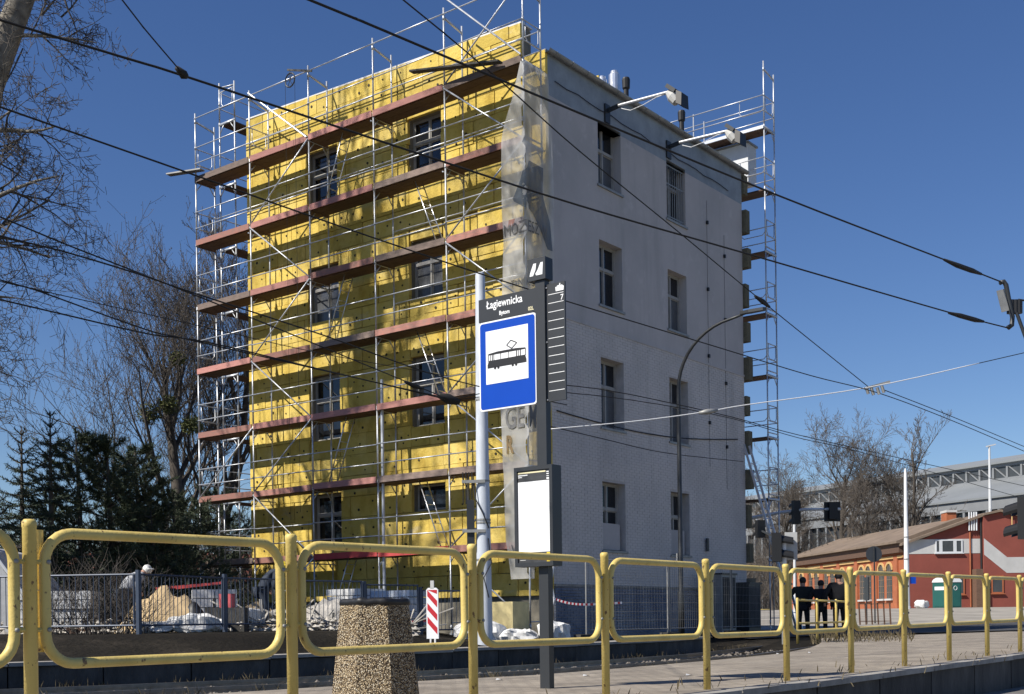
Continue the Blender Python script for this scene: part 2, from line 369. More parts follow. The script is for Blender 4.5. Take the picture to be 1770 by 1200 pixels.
def zb(k): return .055 * max(0., (k - 5) / 5.) - .015 * max(0., min(1., (2 - k) / 2.)) if k < 11 else .06
# tram platform: paved strip between the barrier line and the track, front face of concrete panels
FAR = [(-22,-9.5),(-12,1.5),(-6,6.9),(-3,9.9),(-.97,12.0),(.46,13.2),(2.7,16.6),(4.3,19.3),(5.6,22.6),(6.8,26.5),(8.2,32.0),(13,36.5),(20,42.5),(30,50),(46,63)]
NE = []
for k in range(-16, 41):
    x, d = -2.118 + .934*k, 5.30 + 1.184*k
    NE.append((x + .17, d - .135, zb(k)))
pl = MB(); N0 = len(NE); MC = 10
fa = []; 
Ls = [0]
for a, b in zip(FAR, FAR[1:]): Ls.append(Ls[-1] + math.hypot(b[0]-a[0], b[1]-a[1]))
for i in range(N0):
    # far partner: matched on the direction along the street
    tt = NE[i][0]*.62 + NE[i][1]*.785
    best = None
    for a, b in zip(FAR, FAR[1:]):
        ta, tb = a[0]*.62 + a[1]*.785, b[0]*.62 + b[1]*.785
        if ta <= tt <= tb or (best is None and b == FAR[-1]):
            w = (tt - ta) / (tb - ta); best = (a[0] + (b[0]-a[0])*w, a[1] + (b[1]-a[1])*w); break
    fa.append(best)
for i in range(N0):
    x0, d0, z0 = NE[i]; x1, d1 = fa[i]
    for m in range(MC+1):
        w = m / MC; pl.v.append((x0 + (x1-x0)*w, d0 + (d1-d0)*w, z0 * (1 - w) + .0))
for i in range(N0-1):
    for m in range(MC): a = i*(MC+1)+m; pl.f.append((a, a+MC+1, a+MC+2, a+1))
plat = tag(pl.build('platform_paving', M['paver']), kind='structure')
ed = MB()                                                # far edge of the platform
for i in range(N0-1):
    (xa, da), (xb, db) = fa[i], fa[i+1]
    ed.add([(xa,da,0),(xb,db,0),(xb,db,-.32),(xa,da,-.32)], [(0,1,2,3)])
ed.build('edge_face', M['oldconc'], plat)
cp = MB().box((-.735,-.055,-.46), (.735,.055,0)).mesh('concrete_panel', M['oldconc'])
cs = MB().box((-.742,-.075,0), (.742,.13,.053)).mesh('kerb_stone', M['concrete'])
for k in range(-3, 36):
    x, d = -2.118 + .934*(k+.5) + .17, 5.30 + 1.184*(k+.5) - .135
    o = put('concrete_panel', cp, plat, (x + .02, d - .02, zb(k+.5) - .035 + rnd.uniform(-.006,.006)), math.atan2(1.184,.934)); o.rotation_euler[1] = -(zb(k+1)-zb(k))/1.5
    o = put('kerb_stone', cs, plat, (x + .03, d - .03, zb(k+.5) - .05 + rnd.uniform(-.004,.004)), math.atan2(1.184,.934) + rnd.uniform(-.006,.006)); o.rotation_euler[1] = -(zb(k+1)-zb(k))/1.5

# far kerb wall with its slab path
far_root = None
pv = MB()
pts = [(x/2., kerb_d(x/2.)) for x in range(-60, 11)]
for i, (x, d) in enumerate(pts):
    a = pts[max(0,i-1)]; b = pts[min(len(pts)-1,i+1)]; t = V((b[0]-a[0], b[1]-a[1], 0)).normalized(); n = V((-t.y, t.x, 0))
    p = V((x, d, .1)); q = p + n*1.25
    pv.v += [tuple(p), (q.x, q.y, .1), (q.x, q.y, -.1)]
for i in range(len(pts)-1):
    a = i*3; pv.f += [(a, a+3, a+4, a+1), (a+1, a+4, a+5, a+2)]
fp = tag(pv.build('pavement', M['kerbtop']), kind='structure')
L_ = 0; cur = V((*pts[0], 0)); wall_pts = [cur]
for p in pts[1:]:
    q = V((*p, 0))
    while (q - cur).length >= 1.2:
        cur = cur + (q - cur).normalized() * 1.2; wall_pts.append(cur)
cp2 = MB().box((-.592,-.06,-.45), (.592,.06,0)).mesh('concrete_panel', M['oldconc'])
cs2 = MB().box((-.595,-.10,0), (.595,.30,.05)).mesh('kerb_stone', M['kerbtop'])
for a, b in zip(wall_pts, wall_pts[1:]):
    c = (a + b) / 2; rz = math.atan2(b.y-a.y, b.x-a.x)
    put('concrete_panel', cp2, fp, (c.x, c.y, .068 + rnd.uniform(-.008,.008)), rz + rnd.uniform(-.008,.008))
    put('kerb_stone', cs2, fp, (c.x, c.y, .074 + rnd.uniform(-.006,.006)), rz + rnd.uniform(-.01,.01))

# rails of the two tracks, parallel to the far kerb
def rail_line(off):
    r = []
    for x in range(-44, 30, 2):
        x = x / 2.; t = V((1, (kerb_d(x+.7)-kerb_d(x-.7))/1.4, 0)).normalized(); n = V((t.y, -t.x, 0))
        p = V((x, kerb_d(x), 0)) + n * off; r.append(p)
    return r
for i, off in enumerate((.75, 2.2, 3.9, 5.3)):
    mb = MB(); pr = rail_line(off)
    for (w, z0, z1) in ((.07,-.215,-.175), (.02,-.26,-.215), (.13,-.275,-.26)):
        b0 = len(mb.v)
        for j, p in enumerate(pr):
            t = (pr[min(j+1,len(pr)-1)] - pr[max(j-1,0)]).normalized(); n = V((t.y,-t.x,0)) * (w/2)
            for q, z in ((p-n,z0),(p+n,z0),(p+n,z1),(p-n,z1)): mb.v.append((q.x,q.y,z))
        for j in range(len(pr)-1):
            for k in range(4): a = b0+j*4+k; c_ = b0+j*4+(k+1)%4; mb.f.append((a, c_, c_+4, a+4))
    tag(mb.build('tram_rail', M['rail']), ['tram rail running closest to the far concrete kerb wall','second tram rail out from the far kerb wall','third tram rail out from the far kerb wall','tram rail nearest the paved platform'][i], 'rail', 'tram rails')

# loose stones and weeds in the track bed
st = MB()
ico = [(0,0,1),(.9,0,.2),(.2,.85,.25),(-.75,.5,.2),(-.7,-.55,.25),(.3,-.85,.2),(.1,.1,-.6)]
icf = [(0,1,2),(0,2,3),(0,3,4),(0,4,5),(0,5,1),(6,2,1),(6,3,2),(6,4,3),(6,5,4),(6,1,5)]
for i in range(5200):
    x = rnd.uniform(-9, 7); n = rnd.uniform(.15, 6.2) if i % 3 else rnd.gauss(3.0,.35)
    t = V((1, (kerb_d(x+.7)-kerb_d(x-.7))/1.4, 0)).normalized(); p = V((x, kerb_d(x), -.27)) + V((t.y,-t.x,0))*n
    s_ = rnd.uniform(.015,.05) * (1.6 if rnd.random() < .06 else 1); a = rnd.uniform(0,6.3); ca, sa = math.cos(a), math.sin(a)
    st.add([(p.x+s_*(vx*ca-vy*sa)*rnd.uniform(.7,1.3), p.y+s_*(vx*sa+vy*ca)*rnd.uniform(.7,1.3), p.z+s_*vz*.8) for vx,vy,vz in ico], icf)
tag(st.build('gravel', M['stone']), 'loose dusty stones lying between the tram rails', 'gravel', kind='stuff')
wd = MB()
def blade(mb, p, h, lean, w=.006):
    a = rnd.uniform(0, 6.28); q = p + V((math.cos(a)*lean, math.sin(a)*lean, h)); s_ = V((math.cos(a+1.57), math.sin(a+1.57), 0)) * w
    mb.add([p-s_, p+s_, (p+q)/2 + s_*.8 + V((0,0,h*.12)), q, (p+q)/2 - s_*.8 + V((0,0,h*.12))], [(0,1,2,3,4)])
for i in range(260):
    x = rnd.uniform(-8, 6); t = V((1, (kerb_d(x+.7)-kerb_d(x-.7))/1.4, 0)).normalized()
    p = V((x, kerb_d(x), -.27)) + V((t.y,-t.x,0)) * rnd.choice((rnd.uniform(.1,.35), rnd.uniform(2.6,3.5), rnd.uniform(5.6,6.2)))
    for j in range(rnd.randint(3, 9)): blade(wd, p + V((rnd.gauss(0,.05), rnd.gauss(0,.05), 0)), rnd.uniform(.04,.19), rnd.uniform(.02,.12), .004)
for k in range(2, 12):
    for j in range(14):
        p = V((-2.118+.934*k+rnd.gauss(.1,.35), 5.3+1.184*k+rnd.gauss(.0,.25), zb(k)+.005)); blade(wd, p, rnd.uniform(.03,.09), .04)
for i in range(500):
    p = GX(rnd.uniform(1400,1580), rnd.uniform(1098,1112), -.01); blade(wd, p + V((0,0,-.05)), rnd.uniform(.1,.3), rnd.uniform(.05,.2), .012)
tag(wd.build('weeds', M['weed']), 'dry weeds growing along the tracks and kerbs', 'weeds', kind='stuff')

# the street behind and the road in front
def sheet(name, poly, z, m, lift):
    mb = MB(); mb.add([(x, d, (hgt(x,d) if z is None else z) + lift) for x, d in poly], [tuple(range(len(poly)))]); return mb.build(name, m)
rd = MB()
ra = [(6.5,33.0),(9,34.8),(14,38),(22,43.5),(32,51),(48,64)]; rb = [(3,44),(10,47.5),(16,50.5),(25,56),(36,63.5),(52,76)]
for i in range(len(ra)):
    for m in range(7):
        w = m/6; x = ra[i][0]+(rb[i][0]-ra[i][0])*w; d = ra[i][1]+(rb[i][1]-ra[i][1])*w; rd.v.append((x, d, hgt(x,d)+.05))
for i in range(len(ra)-1):
    for m in range(6): a = i*7+m; rd.f.append((a,a+7,a+8,a+1))
tag(rd.build('road', M['asphalt'], smooth=True), kind='structure')
fc = MB()
fl = [(-4,46),(10,47.8),(16,50.8),(25,56.3),(36,63.8),(52,76.3)]; fh = [(-4,140),(14,140),(28,140),(44,140),(60,140),(90,140)]
for i in range(len(fl)):
    for m in range(31):
        w = (m/30)**1.6; x = fl[i][0]+(fh[i][0]-fl[i][0])*w; d = fl[i][1]+(fh[i][1]-fl[i][1])*w; fc.v.append((x, d, hgt(x,d)+.045))
for i in range(len(fl)-1):
    for m in range(30): a = i*31+m; fc.f.append((a,a+31,a+32,a+1))
tag(fc.build('forecourt', mat('dusty_forecourt', (.30,.275,.235), .95, var=.35, scale=.5, bump=.3), smooth=True), kind='structure')
road2 = MB(); road2.add([(NE[0][0]-.2, NE[0][1], -.385), (NE[-1][0]-.2, NE[-1][1], -.385), (70, 30, -.385), (40,-30,-.385), (-25,-30,-.385)][::-1], [(0,1,2,3,4)])
tag(road2.build('street', mat('worn_pale_asphalt', (.17,.16,.15), .93, var=.3, scale=2, bump=.35, bscale=70)), kind='structure')

# ------------------------------------------------------------------ the apartment building
TH = math.radians(37.85)
U = V((-math.cos(TH), math.sin(TH), 0)); W = V((math.sin(TH), math.cos(TH), 0))
O5 = V((.452, 29.745, 0)); CB = O5 + W * 1.0
RZB = math.atan2(U.y, U.x)                               # local x = along the yellow facade, y = out of it
def BW(s, o, z): return CB + U*s - W*o + V((0,0,z))      # local -> world
LEN, DEP, EAVE = 11.5, 10.63, 14.95
def ptop(s): return 15.88 + .37 * s / LEN
bld = thing('apartment_building', 'four storey tenement, yellow insulation boards on one side, whitewashed gable on the other', 'building', CB, RZB)
HL = []                                                  # holes in the yellow facade (s0,s1,z0,z1)
for (z0, z1) in ((12.75,14.5),(9.45,11.08),(5.95,7.87),(2.8,4.36)): HL.append((7.49,8.77,z0,z1))
for (z0, z1) in ((12.75,14.45),(9.45,11.08),(5.95,7.87),(3.64,4.34)): HL.append((3.49,4.71,z0,z1))
HR = []                                                  # holes in the white gable (t0,t1,z0,z1)
for (z0, z1) in ((12.26,13.98),(9.03,10.78),(5.74,7.62),(2.43,4.28)): HR += [(2.28,3.42,z0,z1),(5.88,6.98,z0,z1)]

def holed(W0, W1, Z0, Z1, holes, fn, depth):            # wall sheet with openings and reveals
    mb = MB(); us = sorted({W0, W1} | {h[0] for h in holes} | {h[1] for h in holes}); zs = sorted({Z0, Z1} | {h[2] for h in holes} | {h[3] for h in holes})
    us = [u for u in us if W0 <= u <= W1]; zs = [z for z in zs if Z0 <= z <= Z1]
    for a, b in zip(us, us[1:]):
        for c, d in zip(zs, zs[1:]):
            if any(h[0] <= a and b <= h[1] and h[2] <= c and d <= h[3] for h in holes): continue
            mb.add([fn(a,0,c), fn(b,0,c), fn(b,0,d), fn(a,0,d)], [(0,1,2,3)])
    for u0, u1, z0, z1 in holes:
        z0, z1 = max(z0, Z0), min(z1, Z1)
        if z1 <= z0: continue
        q = [(u0,z0),(u1,z0),(u1,z1),(u0,z1)]
        for (a, c), (b, d) in zip(q, q[1:] + q[:1]):
            mb.add([fn(a,0,c), fn(b,0,d), fn(b,-depth,d), fn(a,-depth,c)], [(0,1,2,3)])
    return mb
fL = lambda a, o, z: (a, o, z)                           # yellow side: a = s
fR = lambda a, o, z: (-o, -a, z)                         # gable side: a = t, outward = -x
holed(0, LEN, 0, 14.94, HL, fL, .30).build('street_wall', M['grout'], bld)
BR = 8.35                                                # stucco above, painted brick below
holed(0, DEP, BR, 13.9, [h for h in HR if h[3] > BR], fR, .40).build('stucco_wall', M['stucco'], bld)
tp = [h for h in HR if h[3] > 13.9]
holed(0, DEP, 13.9, EAVE, tp, fR, .40).build('eaves_band', M['bluestucco'], bld)
holed(0, DEP, 0, BR, [h for h in HR if h[3] < BR], fR, .40).build('brick_backing', M['mortar'], bld)
w = MB(); w.add([(LEN,0,0),(LEN,-DEP,0),(LEN,-DEP,EAVE),(LEN,0,14.94),(0,-DEP,0),(0,-DEP,EAVE)], [(0,1,2,3),(1,4,5,2)]); w.build('rear_wall', M['grout'], bld)
rf = MB(); rf.add([(-.05,.0,EAVE+.02),(LEN+.1,.0,EAVE+.3),(LEN+.1,-DEP-.1,EAVE+.2),(-.05,-DEP-.1,EAVE+.02)], [(0,1,2,3)]); roof = rf.build('roof', M['roof'], bld)
pp = MB(); pp.add([(.77,-.02,14.9),(LEN,-.02,14.9),(LEN,-.02,ptop(LEN)-.03),(.77,-.02,ptop(0)-.03),(.77,-.36,14.9),(LEN,-.36,14.9),(LEN,-.36,ptop(LEN)-.03),(.77,-.36,ptop(0)-.03)], [(3,2,6,7),(4,5,6,7)[::-1],(0,3,7,4),(1,2,6,5)]); pp.build('parapet', M['grout'], bld)
cpm = MB(); cpm.add([(.74,-.40,ptop(.7)+.0),(LEN,-.40,ptop(LEN)),(LEN,.10,ptop(LEN)),(.74,.10,ptop(.7)),(.74,-.40,ptop(.7)+.04),(LEN,-.40,ptop(LEN)+.04),(LEN,.10,ptop(LEN)+.04),(.74,.10,ptop(.7)+.04)], [(0,1,2,3),(7,6,5,4),(0,4,5,1),(1,5,6,2),(2,6,7,3),(3,7,4,0)]); cpm.build('parapet_capping', M['bag'], bld)
# painted bricks of the gable: real courses, too small to pick apart
bk = MB(); pk = MB()
r0 = rnd.getstate()
z = .12; row = 0
while z < BR - .06:
    t = -.13 * (row % 2); pr = z < 1.42
    while t < DEP:
        a, b = max(.006, t + .006), min(DEP - .004, t + .252)
        if b - a > .03:
            segs = [(a, b)]
            for h in HR:
                if z + .066 > h[2] - .0 and z < h[3]:
                    ns = []
                    for p, q in segs:
                        if q <= h[0] or p >= h[1]: ns.append((p, q))
                        else:
                            if p < h[0]: ns.append((p, h[0]))
                            if q > h[1]: ns.append((h[1], q))
                    segs = ns
            for p, q in segs:
                if q - p < .02: continue
                e = (.05 if pr else .006) + rnd.uniform(0, .006); j = rnd.uniform(-.002,.002)
                x0 = -e
                (pk if pr else bk).add([(x0,-p,z+j),(x0,-q,z+j),(x0,-q,z+.064+j),(x0,-p,z+.064+j),(.0,-p,z+j),(0,-q,z+j),(0,-q,z+.064+j),(0,-p,z+.064+j)],
                       [(0,1,2,3),(0,4,5,1),(3,2,6,7),(1,5,6,2),(0,3,7,4)])
        t += .26
    z += .0755; row += 1
tag(bk.build('brickwork', M['paintbrick'], bld), kind='stuff'); tag(pk.build('plinth_brickwork', M['plinth'], bld), kind='stuff')
MB().box((-.07,-DEP,1.43),(0,.0,1.49)).build('plinth_ledge', M['concrete'], bld)
MB().box((-.03,-DEP,8.33),(-.0005,0,8.40)).build('string_course', M['stucco'], bld)

def window(fn, u0, u1, z0, z1, depth, sillout, kind, rev=False):
    g = lambda a, o, z: V(fn(a, o, z))
    W_, H_ = u1-u0, z1-z0
    fr = MB(); th = .05
    def rect(mb, a0, a1, c0, c1, o0, o1):
        p, q = g(a0,o0,c0), g(a1,o1,c1); mb.box([min(p[i],q[i]) for i in range(3)], [max(p[i],q[i]) for i in range(3)])
    o0, o1 = -depth, -depth + .07
    for (a0,a1,c0,c1) in ((u0,u0+th,z0,z1),(u1-th,u1,z0,z1),(u0+th,u1-th,z0,z0+th),(u0+th,u1-th,z1-th,z1)): rect(fr,a0,a1,c0,c1,o0,o1)
    zt = z0 + H_*.62; um = u0 + W_*.5
    if H_ > 1:
        rect(fr,u0+th,u1-th,zt-.04,zt+.04,o0,o1+.02); rect(fr,um-.03,um+.03,z0+th,zt-.04,o0,o1+.012); rect(fr,um-.025,um+.025,zt+.04,z1-th,o0,o1+.006)
    wnd = fr.build('window', M['wood_w'], bld)
    if H_ > 1: cells = [(u0+th,um-.03,z0+th,zt-.04),(um+.03,u1-th,z0+th,zt-.04),(u0+th,um-.025,zt+.04,z1-th),(um+.025,u1-th,zt+.04,z1-th)]
    else: cells = [(u0+th,u1-th,z0+th,z1-th)]
    for i, (a0,a1,c0,c1) in enumerate(cells):
        pn = MB()
        if H_ > 1:
            e = .026
            sash = MB()
            for (p0,p1,q0,q1) in ((a0,a0+e,c0,c1),(a1-e,a1,c0,c1),(a0+e,a1-e,c0,c0+e),(a0+e,a1-e,c1-e,c1)): rect(sash,p0,p1,q0,q1,o0+.015,o1-.015)
            sash.build('sash', M['wood_w'], wnd)
            a0, a1, c0, c1 = a0+e, a1-e, c0+e, c1-e
        rect(pn,a0,a1,c0,c1,o0+.025,o0+.035); pn.build('pane', M['curtain'] if (kind == 'c' and i in (0,1)) else M['glass'], wnd)
    if sillout is not None:
        sl = MB(); rect(sl,u0-.06,u1+.06,z0-.06,z0+.0,-depth,sillout); sl.build('sill', M['zinc'], wnd)
    bkp = MB(); rect(bkp,u0,u1,z0,z1,o0-.02,o0-.01); bkp.build('dark_room', M['black'], wnd)
    return wnd
for i, (a, b, c, d) in enumerate(HL): window(fL, a, b, c, d, .20, None, 'c' if i in (5,1) else 'n')
for i, (a, b, c, d) in enumerate(HR):
    wd_ = window(fR, a, b, c, d, .32, .05, 'c' if i in (0,4,5,3) else 'n')
    if i == 1:
        gb = MB()
        for k in range(9): t = a + .06 + k*(b-a-.12)/8; gb.tube(fR(t,-.06,c+.03), fR(t,-.06,d-.03), .011, 6)
        for zz in (c+.12, c+(d-c)*.62, d-.12): gb.bar(fR(a,-.06,zz), fR(b,-.06,zz), .012, .035)
        gb.build('grille', M['zinc'], wd_)
    if i in (6, 7):
        bb = MB(); p, q = V(fR(a+.1,-.20,c+.03)), V(fR(b-.1,-.12,c+.75)); bb.box([min(p[j],q[j]) for j in range(3)], [max(p[j],q[j]) for j in range(3)]); bb.build('boarded_panel', M['stucco'], wd_)

# insulation boards, cut round the openings
ub = MB(); ub.box((-.5,-.5,-.5),(.5,.5,.5)); ubm = ub.mesh('insulation_board', M['wool'])
ube = ub.mesh('insulation_board', M['woolshade']); dw = MB(); nb = 0
def sub(rects, h):
    out = []
    for (a, b, c, d) in rects:
        if b <= h[0] or a >= h[1] or d <= h[2] or c >= h[3]: out.append((a,b,c,d)); continue
        if a < h[0]: out.append((a,h[0],c,d))
        if b > h[1]: out.append((h[1],b,c,d))
        m0, m1 = max(a,h[0]), min(b,h[1])
        if c < h[2]: out.append((m0,m1,c,h[2]))
        if d > h[3]: out.append((m0,m1,h[3],d))
    return out
row = 0; z = 1.2
while z < 16.2:
    s = -.03 - (.6 if row % 2 else 0.) - rnd.uniform(0,.15)
    while s < LEN:
        a, b = max(s, -.03 if z < 14.9 else .75), min(s + 1.2, LEN); c, d = z, min(z + .6, ptop((a+b)/2))
        s += 1.2
        if b - a < .06 or d - c < .06: continue
        rs = [(a,b,c,d)]
        for h in HL: rs = sub(rs, h)
        for (a_,b_,c_,d_) in rs:
            if b_-a_ < .05 or d_-c_ < .05: continue
            th = .11 + rnd.uniform(-.013,.013)
            o = put('insulation_board', ubm, bld, ((a_+b_)/2, th/2+.003, (c_+d_)/2), None, (b_-a_-rnd.uniform(.008,.030), th, d_-c_-rnd.uniform(.006,.022)))
            o.rotation_euler = (rnd.uniform(-.006,.006), rnd.uniform(-.003,.003), rnd.uniform(-.004,.004)); nb += 1
            if b_-a_ > .5 and d_-c_ > .4:
                for (px, pz) in ((.2,.5),(.8,.5),(.5,.22)) if rnd.random() < .75 else ((.25,.7),(.75,.3)):
                    if rnd.random() < .25: continue
                    cx, cz = a_+(b_-a_)*px+rnd.gauss(0,.03), c_+(d_-c_)*pz+rnd.gauss(0,.02); r_ = rnd.uniform(.020,.042); y_ = th + .0165
                    dw.add([(cx+r_*math.cos(k*1.047), y_, cz+r_*math.sin(k*1.047)) for k in range(6)] + [(cx+r_*math.cos(k*1.047), y_-.02, cz+r_*math.sin(k*1.047)) for k in range(6)], [(5,4,3,2,1,0)] + [(k,(k+1)%6,6+(k+1)%6,6+k) for k in range(6)])
    z += .6; row += 1
tag(dw.build('dowel_heads', M['dowel'], bld), kind='stuff')
for k in range(12):                                      # boards seen edge-on past the far corner of the gable
    zz = 14.55 - 1.19*k
    put('insulation_board', ubm, bld, (.42, -DEP-.14-.02*(k%2), zz), None, (1.0 + .1*(k%3), .27, .62 + .12*(k%2))).data = ube
# gutter, flues, vents, floodlights, cables
gt = MB(); n = 9; NG = 24
for i in range(NG+1):
    y = .12 - (DEP+.35)*i/NG
    for k in range(n):
        a = math.pi + math.pi*k/(n-1); gt.v.append((-.10+.085*math.cos(a), y, 14.99+.085*math.sin(a)))
for i in range(NG):
    for k in range(n-1): a = i*n+k; gt.f.append((a,a+1,a+n+1,a+n))
gut = gt.build('gutter', M['zinc'], bld, smooth=True)
for i in range(15):
    y = -.2 - i*.72; b = MB(); b.path([(-.10+.092*math.cos(math.pi+math.pi*k/8), y, 14.99+.092*math.sin(math.pi+math.pi*k/8)) for k in range(9)], .012, 5); b.build('gutter_bracket', M['zinc'], gut)
MB().box((-.03,-DEP-.2,EAVE-.02),(.25,.1,EAVE+.06)).build('eaves_flashing', M['zinc'], roof)
def RB(px, py, s): 
    # local point on the roof at bearing px, local depth s inside the gable wall
    a, b = ray(px, py); lo, hi = 0., 30.
    # solve for t: x-bearing
    for _ in range(50):
        t = (lo+hi)/2; p = BW(s, -t, 0)
        if p.x/p.y < a: lo = t
        else: hi = t
    p = BW(s, -t, 0); return (s, -t, HC - b*p.y)
for (px, py, s, r_) in ((1041,133,1.5,.13),(1062,124,1.3,.17)):
    q = RB(px, py, s); fl_ = MB(); fl_.lathe([(r_,EAVE),(r_,q[2]-.1),(r_*.7,q[2]-.06),(r_*.7,q[2])], 14, (q[0],q[1],0)); fl_.build('metal_flue', M['alu'], roof, smooth=False)
for (px, py, s) in ((1082,135,.8),(1178,192,.8)):
    q = RB(px, py, s); fl_ = MB(); fl_.lathe([(.075,EAVE),(.075,q[2]-.35),(.11,q[2]-.3),(.12,q[2]-.05),(.10,q[2])], 10, (q[0],q[1],0)); fl_.build('vent_pipe', M['black'], roof)
q = RB(1262,258,.9); MB().box((.2,q[1]-.5,EAVE),(1.5,q[1]+.1,q[2])).build('roof_hatch', M['wtrim'], roof); MB().box((.15,q[1]-.55,q[2]),(1.55,q[1]+.15,q[2]+.06)).build('hatch_cover', M['zinc'], roof)
q = RB(1028,140,2.2); MB().box((1.9,q[1]-.2,EAVE),(2.4,q[1]+.25,q[2])).build('chimney', M['wool'], roof)
for i, t in enumerate((2.72, 5.98)):
    fx = thing('floodlight', ['floodlight on a steel arm above the window nearer the netted corner','floodlight on a steel arm above the barred top window'][i], 'floodlight', BW(0,-t,14.3), RZB, 'floodlights on the gable')
    MB().box((-.05,-.12,-.28),(-.003,.12,.22)).build('wall_bracket', M['dark'], fx)
    MB().bar((-.05,0,.05),(-.45,0,.10),.07,.10).build('bracket_arm', M['dark'], fx)
    MB().tube((-.4,0,.09),(-2.0,0,.02),.045,8).build('arm', M['alu'], fx)
    MB().path([(-.5,.03,-.02),(-.8,.05,-.16),(-1.2,.05,-.12),(-1.6,.03,-.02),(-1.9,0,.0)],.01,5).build('cable', M['rope'], fx)
    h = MB(); h.bar((-1.95,0,.16),(-2.2,0,-.05),.30,.10); h.build('lamp_housing', M['dark'], fx)
    h = MB(); h.path([(-1.95,0,.02),(-2.08,0,-.14),(-2.18,0,-.30)],[.10,.16,.12],10); h.build('reflector', M['lampglass'], fx)
    h = MB(); h.prism([(-.17,0),(.17,0),(.20,-.34),(-.20,-.34)], lambda a,b: (-2.26, a, b-.06), (-.16,0,-.10)); h.build('visor', M['black'], fx)
cb = MB()
for (t0, za, zb_) in ((8.25,13.4,5.2),(9.35,12.6,4.6)): 
    cb.path([fR(t0,.02,za-(za-zb_)*k/12.) if k % 3 else fR(t0+.01,.02,za-(za-zb_)*k/12.) for k in range(13)], .0045, 5)
    for k in (1,4,7,10): p = fR(t0,.04,za-(za-zb_)*k/12.); cb.box((p[0]-.03,p[1]-.035,p[2]-.05),(p[0]+.03,p[1]+.035,p[2]+.05))
cb.path([fR(.3+ t*.52, .03, 14.32-.012*t-.03*math.sin(t*2.2)) for t in range(19)], .012, 5)
cb.path([fR(.2+ t*.55, .03, 5.9+.02*t-.25*math.sin(t/18*3.14)) for t in range(19)], .016, 5)
cb.build('cables', M['black'], bld)
MB().box((-.09,-8.0,2.6),(-.06,-7.88,3.0)).build('junction_box', M['black'], bld)

# ------------------------------------------------------------------ scaffolds
Z1, BAY, WID = 2.415, 2.57, .73
def scaffold(name, label, origin, rz):
    return thing(name, label, 'scaffold', origin, rz, 'scaffolds round the building')
fm = MB()                                                # H-frame: outer post at y=0, inner at y=-WID, 2 m tall, hung below z=0 top
fm.tube((0,0,0),(0,0,2.0),.0242,8); fm.tube((0,-WID,0),(0,-WID,2.0),.0242,8)
fm.bar((0,.03,1.97),(0,-WID-.03,1.97),.05,.07); fm.bar((0,0,.12),(0,-WID,.12),.03,.03)
fm.tube((0,-.02,1.70),(0,-.22,1.95),.016,6); fm.tube((0,-WID+.02,1.70),(0,-WID+.22,1.95),.016,6)
fm.tube((0,0,-.06),(0,0,.06),.031,8); fm.tube((0,-WID,-.06),(0,-WID,.06),.031,8)
FRM = fm.mesh('standard_frame', M['steel'], True)
tf = MB()                                                # open top frame with hooks and short arms
tf.tube((0,0,0),(0,0,2.1),.0242,8); tf.tube((0,-WID,0),(0,-WID,1.9),.0242,8); tf.bar((0,.0,1.85),(0,-WID,1.72),.035,.05)
tf.tube((0,0,-.06),(0,0,.06),.031,8); tf.tube((0,0,.96),(0,0,1.06),.032,8); tf.tube((0,0,1.78),(0,0,1.9),.032,8)
TFR = tf.mesh('standard_frame', M['steel'], True)
dk = MB()
for i in range(2): dk.box((.02,-WID+.13+.295*i,-.055),(BAY-.02,-WID+.415+.295*i,-.01))
dk.bar((.03,-.02,-.04),(.03,-WID+.02,-.04),.06,.05); dk.bar((BAY-.03,-.02,-.04),(BAY-.03,-WID+.02,-.04),.06,.05)
DKM = dk.mesh('deck', M['deck'])
TOE = MB().box((.03,.028,-.05),(BAY-.03,.058,.12)).mesh('toe_board', M['toe'])
TO2 = MB().box((.03,.028,-.05),(BAY-.03,.058,.12)).mesh('toe_board', M['toe2']); TO3 = MB().box((.03,.028,-.05),(BAY-.03,.058,.12)).mesh('toe_board', M['toe3'])
RAL = MB().tube((0,.0,0),(BAY,.0,0),.0168,7).mesh('guard_rail', M['steel'], True)
def brace(flip):
    h = 2.0; a, b = (0, BAY) if flip else (BAY, 0)
    return MB().tube((a,.045,.05),(b,.045,h+.0),.0212,7).mesh('diagonal_brace', M['steel'], True)
BR0, BR1 = brace(False), brace(True)
ld = MB()
ld.tube((0,0,0),(.85,0,2.05),.017,6); ld.tube((0,-.32,0),(.85,-.32,2.05),.017,6)
for k in range(1,8): f_ = k/8; ld.tube((.85*f_,0,2.05*f_),(.85*f_,-.32,2.05*f_),.012,5)
LAD = ld.mesh('ladder', M['alu'], True)
ug = MB()                                                # end guard: rail with a rounded hoop
ug.tube((0,0,1.0),(0,-WID,1.0),.0165,6); ug.tube((0,0,.5),(0,-WID,.5),.0165,6)
ug.path([(0,-.1,1.0),(0,-.1,.62),(0,-.18,.52),(0,-WID+.18,.52),(0,-WID+.1,.62),(0,-WID+.1,1.0)],.0135,6)
UGM = ug.mesh('end_guard', M['steel'], True)
jk = MB(); jk.tube((0,0,-.42),(0,0,.05),.018,8); jk.box((-.08,-.08,-.44),(.08,.08,-.425)); jk.tube((0,0,-.2),(0,0,-.15),.045,6); JKM = jk.mesh('base_jack', M['steel'])

